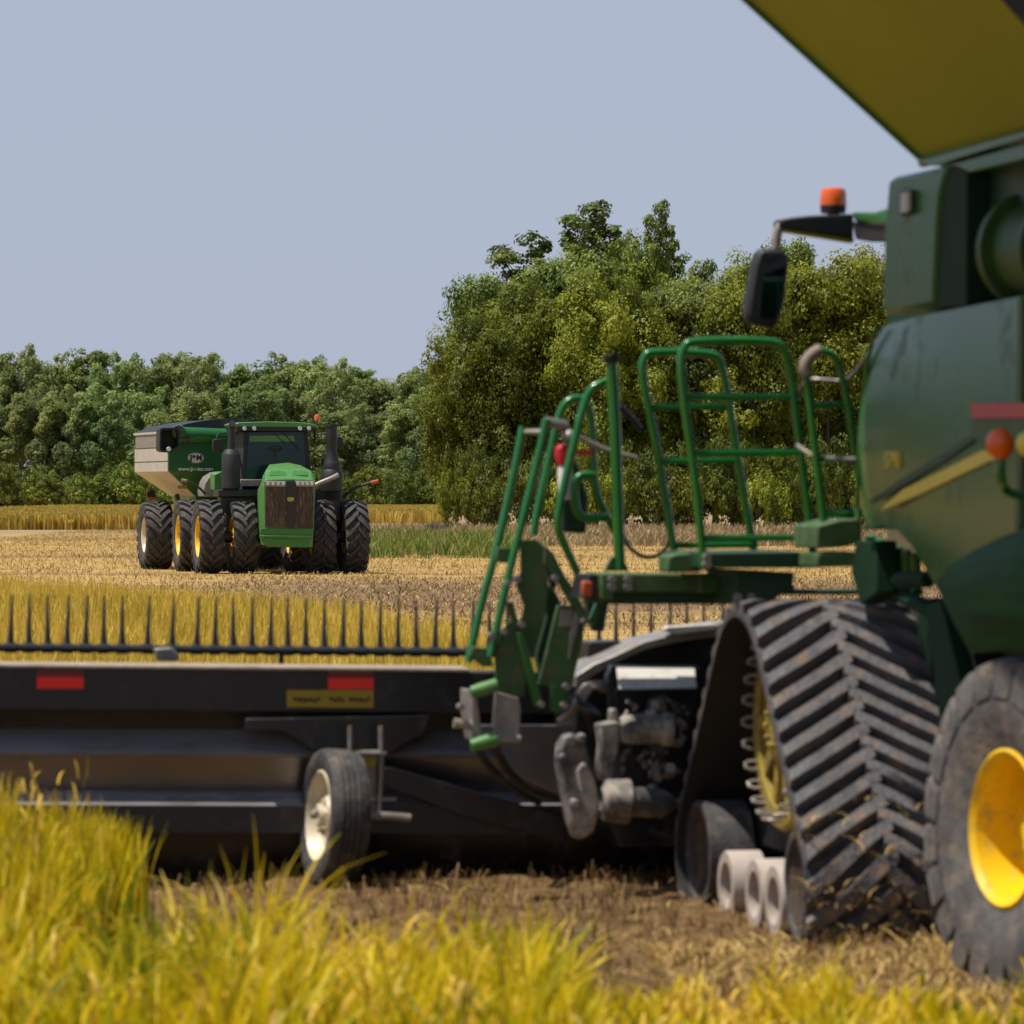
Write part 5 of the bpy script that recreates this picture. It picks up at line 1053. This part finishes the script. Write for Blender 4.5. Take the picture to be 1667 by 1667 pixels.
u = MB(); u.tube([t1(395, 542, y=1.5), t1(362, 536, y=1.5)], .05, 10); u.build('marker_tip', M['steel'], ar)
u = MB(); u.tube(smooth_path([t1(1220, 470, y=.3), t1(1222, 420, y=.3), t1(1240, 360, y=.3), t1(1262, 340, y=.3)]), .02, 6); u.build('grab_rail', M['blackm'], trac); u = MB(); u.tube(smooth_path([t1(1350, 660, y=-.5), t1(1362, 800, y=-.5), t1(1364, 1080, y=-.5)]), .02, 6); u.build('hanging_chain', M['blackm'], trac); u = MB(); u.tube(smooth_path([t1(720, 400, y=.3), t1(735, 470, y=.3), t1(740, 540, y=.3)]), .03, 6); u.build('grab_rail', M['blackm'], trac)

# ------------------------------------------------------------------ the grain cart behind it
GF = frame(-8.95, 146.8, 14); gf = Frame(GF); G_ = gf.at
def g1(u_, v_, **k): return G_(200 + .264*u_, 640 + .264*v_, **k)
cart = empty('grain_cart', GF, 'green grain cart with pale side panels and black spout hitched behind the tractor', 'grain cart')
for xx in (-1.72, 1.72): wheel(cart, (xx, 0, 1.0), (-1 if xx < 0 else 1, 0, 0), 1.02, .82, .50, M['rubber'], M['cream'], 20, .06, dish=.2, lugw=.12, sweep=.42)
yF = -2.9; yB = 2.9
a_ = g1(281, 242, y=yF); xl = a_.x; zt2 = a_.z; zb2 = g1(288, 482, y=yF).z; xr = xl + 4.05; zh = g1(365, 635, y=yF+1.0).z; xh = xl + .95
u = MB(); v_ = [(xl, yF, zt2), (xr, yF, zt2), (xr, yB, zt2), (xl, yB, zt2), (xl, yF, zb2), (xr, yF, zb2), (xr, yB, zb2), (xl, yB, zb2), (xh, yF + .9, zh), (xr - .95, yF + .9, zh), (xr - .95, yB - .9, zh), (xh, yB - .9, zh), (xh + .3, yF+1.3, 1.0), (xr - 1.25, yF+1.3, 1.0), (xr - 1.25, yB - 1.3, 1.0), (xh + .3, yB - 1.3, 1.0)]
fs = [(k*4+i, k*4+(i+1) % 4, (k+1)*4+(i+1) % 4, (k+1)*4+i) for k in range(3) for i in range(4)] + [(0, 1, 2, 3), (12, 13, 14, 15)]
u.add(v_, fs); tub = u.build('hopper', M['cartg'], cart, .02)
# pale side panels with ribs, a little proud of the side
u = MB(); zz = [zt2, zt2 - .02]; 
def quad(y0, y1, za_, zb_, x=xl - .02): return [Vector((x, y0, za_)), Vector((x, y1, za_)), Vector((x, y1, zb_)), Vector((x, y0, zb_))]
h_ = zt2 - zb2
u.prism(quad(yF + .02, yB - .02, zt2 - h_*.40, zt2 - h_*.73), X3*.03); u.prism(quad(yF + .02, yB - .02, zt2 - h_*.76, zb2), X3*.03)
sl1 = [Vector((xl - .02, yF+.02, zb2)), Vector((xl - .02, yB-.02, zb2)), Vector((xh - .02, yB - .9, zh)), Vector((xh - .02, yF + .9, zh))]; u.prism(sl1, X3*.03); pnl = u.build('side_panel', M['beige'], tub)
u = MB(); u.prism(quad(yF + .25, yB - .2, zt2 - h_*.05, zt2 - h_*.37), X3*.02); u.build('side_window', M['steel'], tub)
u = MB(); u.prism([Vector((xl - .05, yF, zt2 - .03)), Vector((xl - .05, yB, zt2 - .03)), Vector((xl - .05, yB, zt2 + .04)), Vector((xl - .05, yF, zt2 + .04))], X3*4.15); u.build('top_rim', M['beige'], tub)
u = MB(); zr = zt2 + .04
for k in range(8):
    a = k / 8; b_ = (k + 1) / 8; f_ = lambda t: .36 * math.sin(math.pi * t) ** .7
    u.prism([(xl + 4.05*a, yF + .02, zr), (xl + 4.05*b_, yF + .02, zr), (xl + 4.05*b_, yF + .02, zr + f_(b_) + .02), (xl + 4.05*a, yF + .02, zr + f_(a) + .02)], Y3*(yB - yF - .04))
u.build('tarp', M['tarp'], cart)
u = MB(); u.prism([(xl + .03, yF - .03, zt2 - .05), (xr - .03, yF - .03, zt2 - .05), (xr - .03, yF - .03, zt2 - .28), (xl + .03, yF - .03, zt2 - .28)], Y3*.04); u.build('front_rib', M['tract'], tub, .01)
# emblem: white oval with lettering, web address under it
c = g1(451, 400, y=yF - .04); rx_ = (g1(500, 400, y=yF-.04) - g1(403, 400, y=yF-.04)).length / 2; rz_ = (g1(451, 368, y=yF-.04) - g1(451, 433, y=yF-.04)).length / 2
def oval(k, n_=36): return [c + Vector((math.cos(2*math.pi*i/n_)*rx_*k, 0, math.sin(2*math.pi*i/n_)*rz_*k)) for i in range(n_)]
u = MB(); u.prism(oval(1.0), Y3*.02); em = u.build('emblem', M['white'], tub)
u = MB(); u.prism([p - Y3*.004 for p in oval(.93)], Y3*.003); u.build('emblem_ring', M['ink'], em)
u = MB(); u.prism([p - Y3*.008 for p in oval(.86)], Y3*.003); u.build('emblem_field', M['white'], em)
RX = Matrix.Rotation(R(90), 4, 'X')
text_mesh('emblem_letters', 'J&M', rz_ * 1.35, Matrix.Translation(c - Y3*.015) @ RX, M['ink'], em, .002, .012)
text_mesh('web_address', 'www.jm-inc.com', .155, Matrix.Translation(g1(452, 468, y=yF - .03)) @ RX, M['white'], tub, .002, .004)
u = MB(); u.prism([g1(338, 568, y=yF + .3), g1(395, 568, y=yF + .3), g1(395, 590, y=yF + .3), g1(338, 590, y=yF + .3)], Y3*.04); u.build('yellow_label', M['sticker'], tub)
# spout of the unloading auger at the left top, opening towards the viewer
yS = yF - 1.1
sq = [g1(228, 225, y=yS), g1(240, 214, y=yS), g1(338, 212, y=yS), g1(350, 230, y=yS), g1(350, 330, y=yS), g1(330, 345, y=yS), g1(290, 366, y=yS), g1(240, 362, y=yS), g1(226, 350, y=yS)]
u = MB(); inn = [sum(sq, Vector())/9 + (p - sum(sq, Vector())/9) * .84 for p in sq]; k9 = len(sq)
bk = [p + Y3*.6 for p in sq]; ib = [p + Y3*.55 for p in inn]
u.add(sq + inn + bk + ib, [(i, (i+1) % k9, (i+1) % k9 + k9, i+k9) for i in range(k9)] + [(i, i+2*k9, (i+1) % k9 + 2*k9, (i+1) % k9) for i in range(k9)] + [(i+k9, (i+1) % k9+k9, (i+1) % k9+3*k9, i+3*k9) for i in range(k9)] + [tuple(range(2*k9, 3*k9)), tuple(range(4*k9-1, 3*k9-1, -1))])
sp2 = u.build('auger_spout', M['blackm'], cart)
u = MB(); u.tube([g1(345, 250, y=yF-.5), g1(660, 262, y=yF-.5)], .20, 16); u.tube([g1(345, 235, y=yF-.3), g1(345, 240, y=yS+.3)], .2, 12); u.build('auger_tube', M['cartg'], cart)
u = MB(); u.tube(smooth_path([g1(350, 268, y=yF-.75), g1(400, 280, y=yF-.75), g1(440, 292, y=yF-.75)]), .02, 6); u.tube(smooth_path([g1(380, 312, y=yF-.75), g1(410, 295, y=yF-.75), g1(425, 300, y=yF-.75)]), .03, 6); u.build('spout_cable', M['blackm'], sp2)
u = MB(); u.lathe([(0, .001), (0, .06), (.04, .07), (.04, .001)], g1(285, 345, y=yS-.04), Y3, 12); u.build('spout_lamp', M['lens'], sp2)
u = MB(); u.box(g1(150, 652, y=.8), g1(200, 600, y=.8) + Y3*.1); lt = u.build('rear_light_box', M['black'], cart); u = MB(); u.box(g1(150, 610, y=.77), g1(165, 590, y=.77) + Y3*.04); u.box(g1(150, 655, y=.77), g1(196, 640, y=.77) + Y3*.04); u.build('rear_light', M['orangedk'], lt)
u = MB(); u.box((-1.5, -.2, .8), (1.5, .2, 1.2)); u.box((-.9, -2.6, 1.0), (.9, 2.6, 1.3)); u.tube([(0, -2.0, 1.0), (0, -4.6, .8)], .12, 8); u.tube([(xl + .5, -1.5, 2.2), (-.9, -.4, 1.1)], .08, 8); u.tube([(xr - .5, -1.5, 2.2), (.9, -.4, 1.1)], .08, 8); u.build('chassis', M['darkg'], cart, .02)
scene.cycles.use_denoising = True
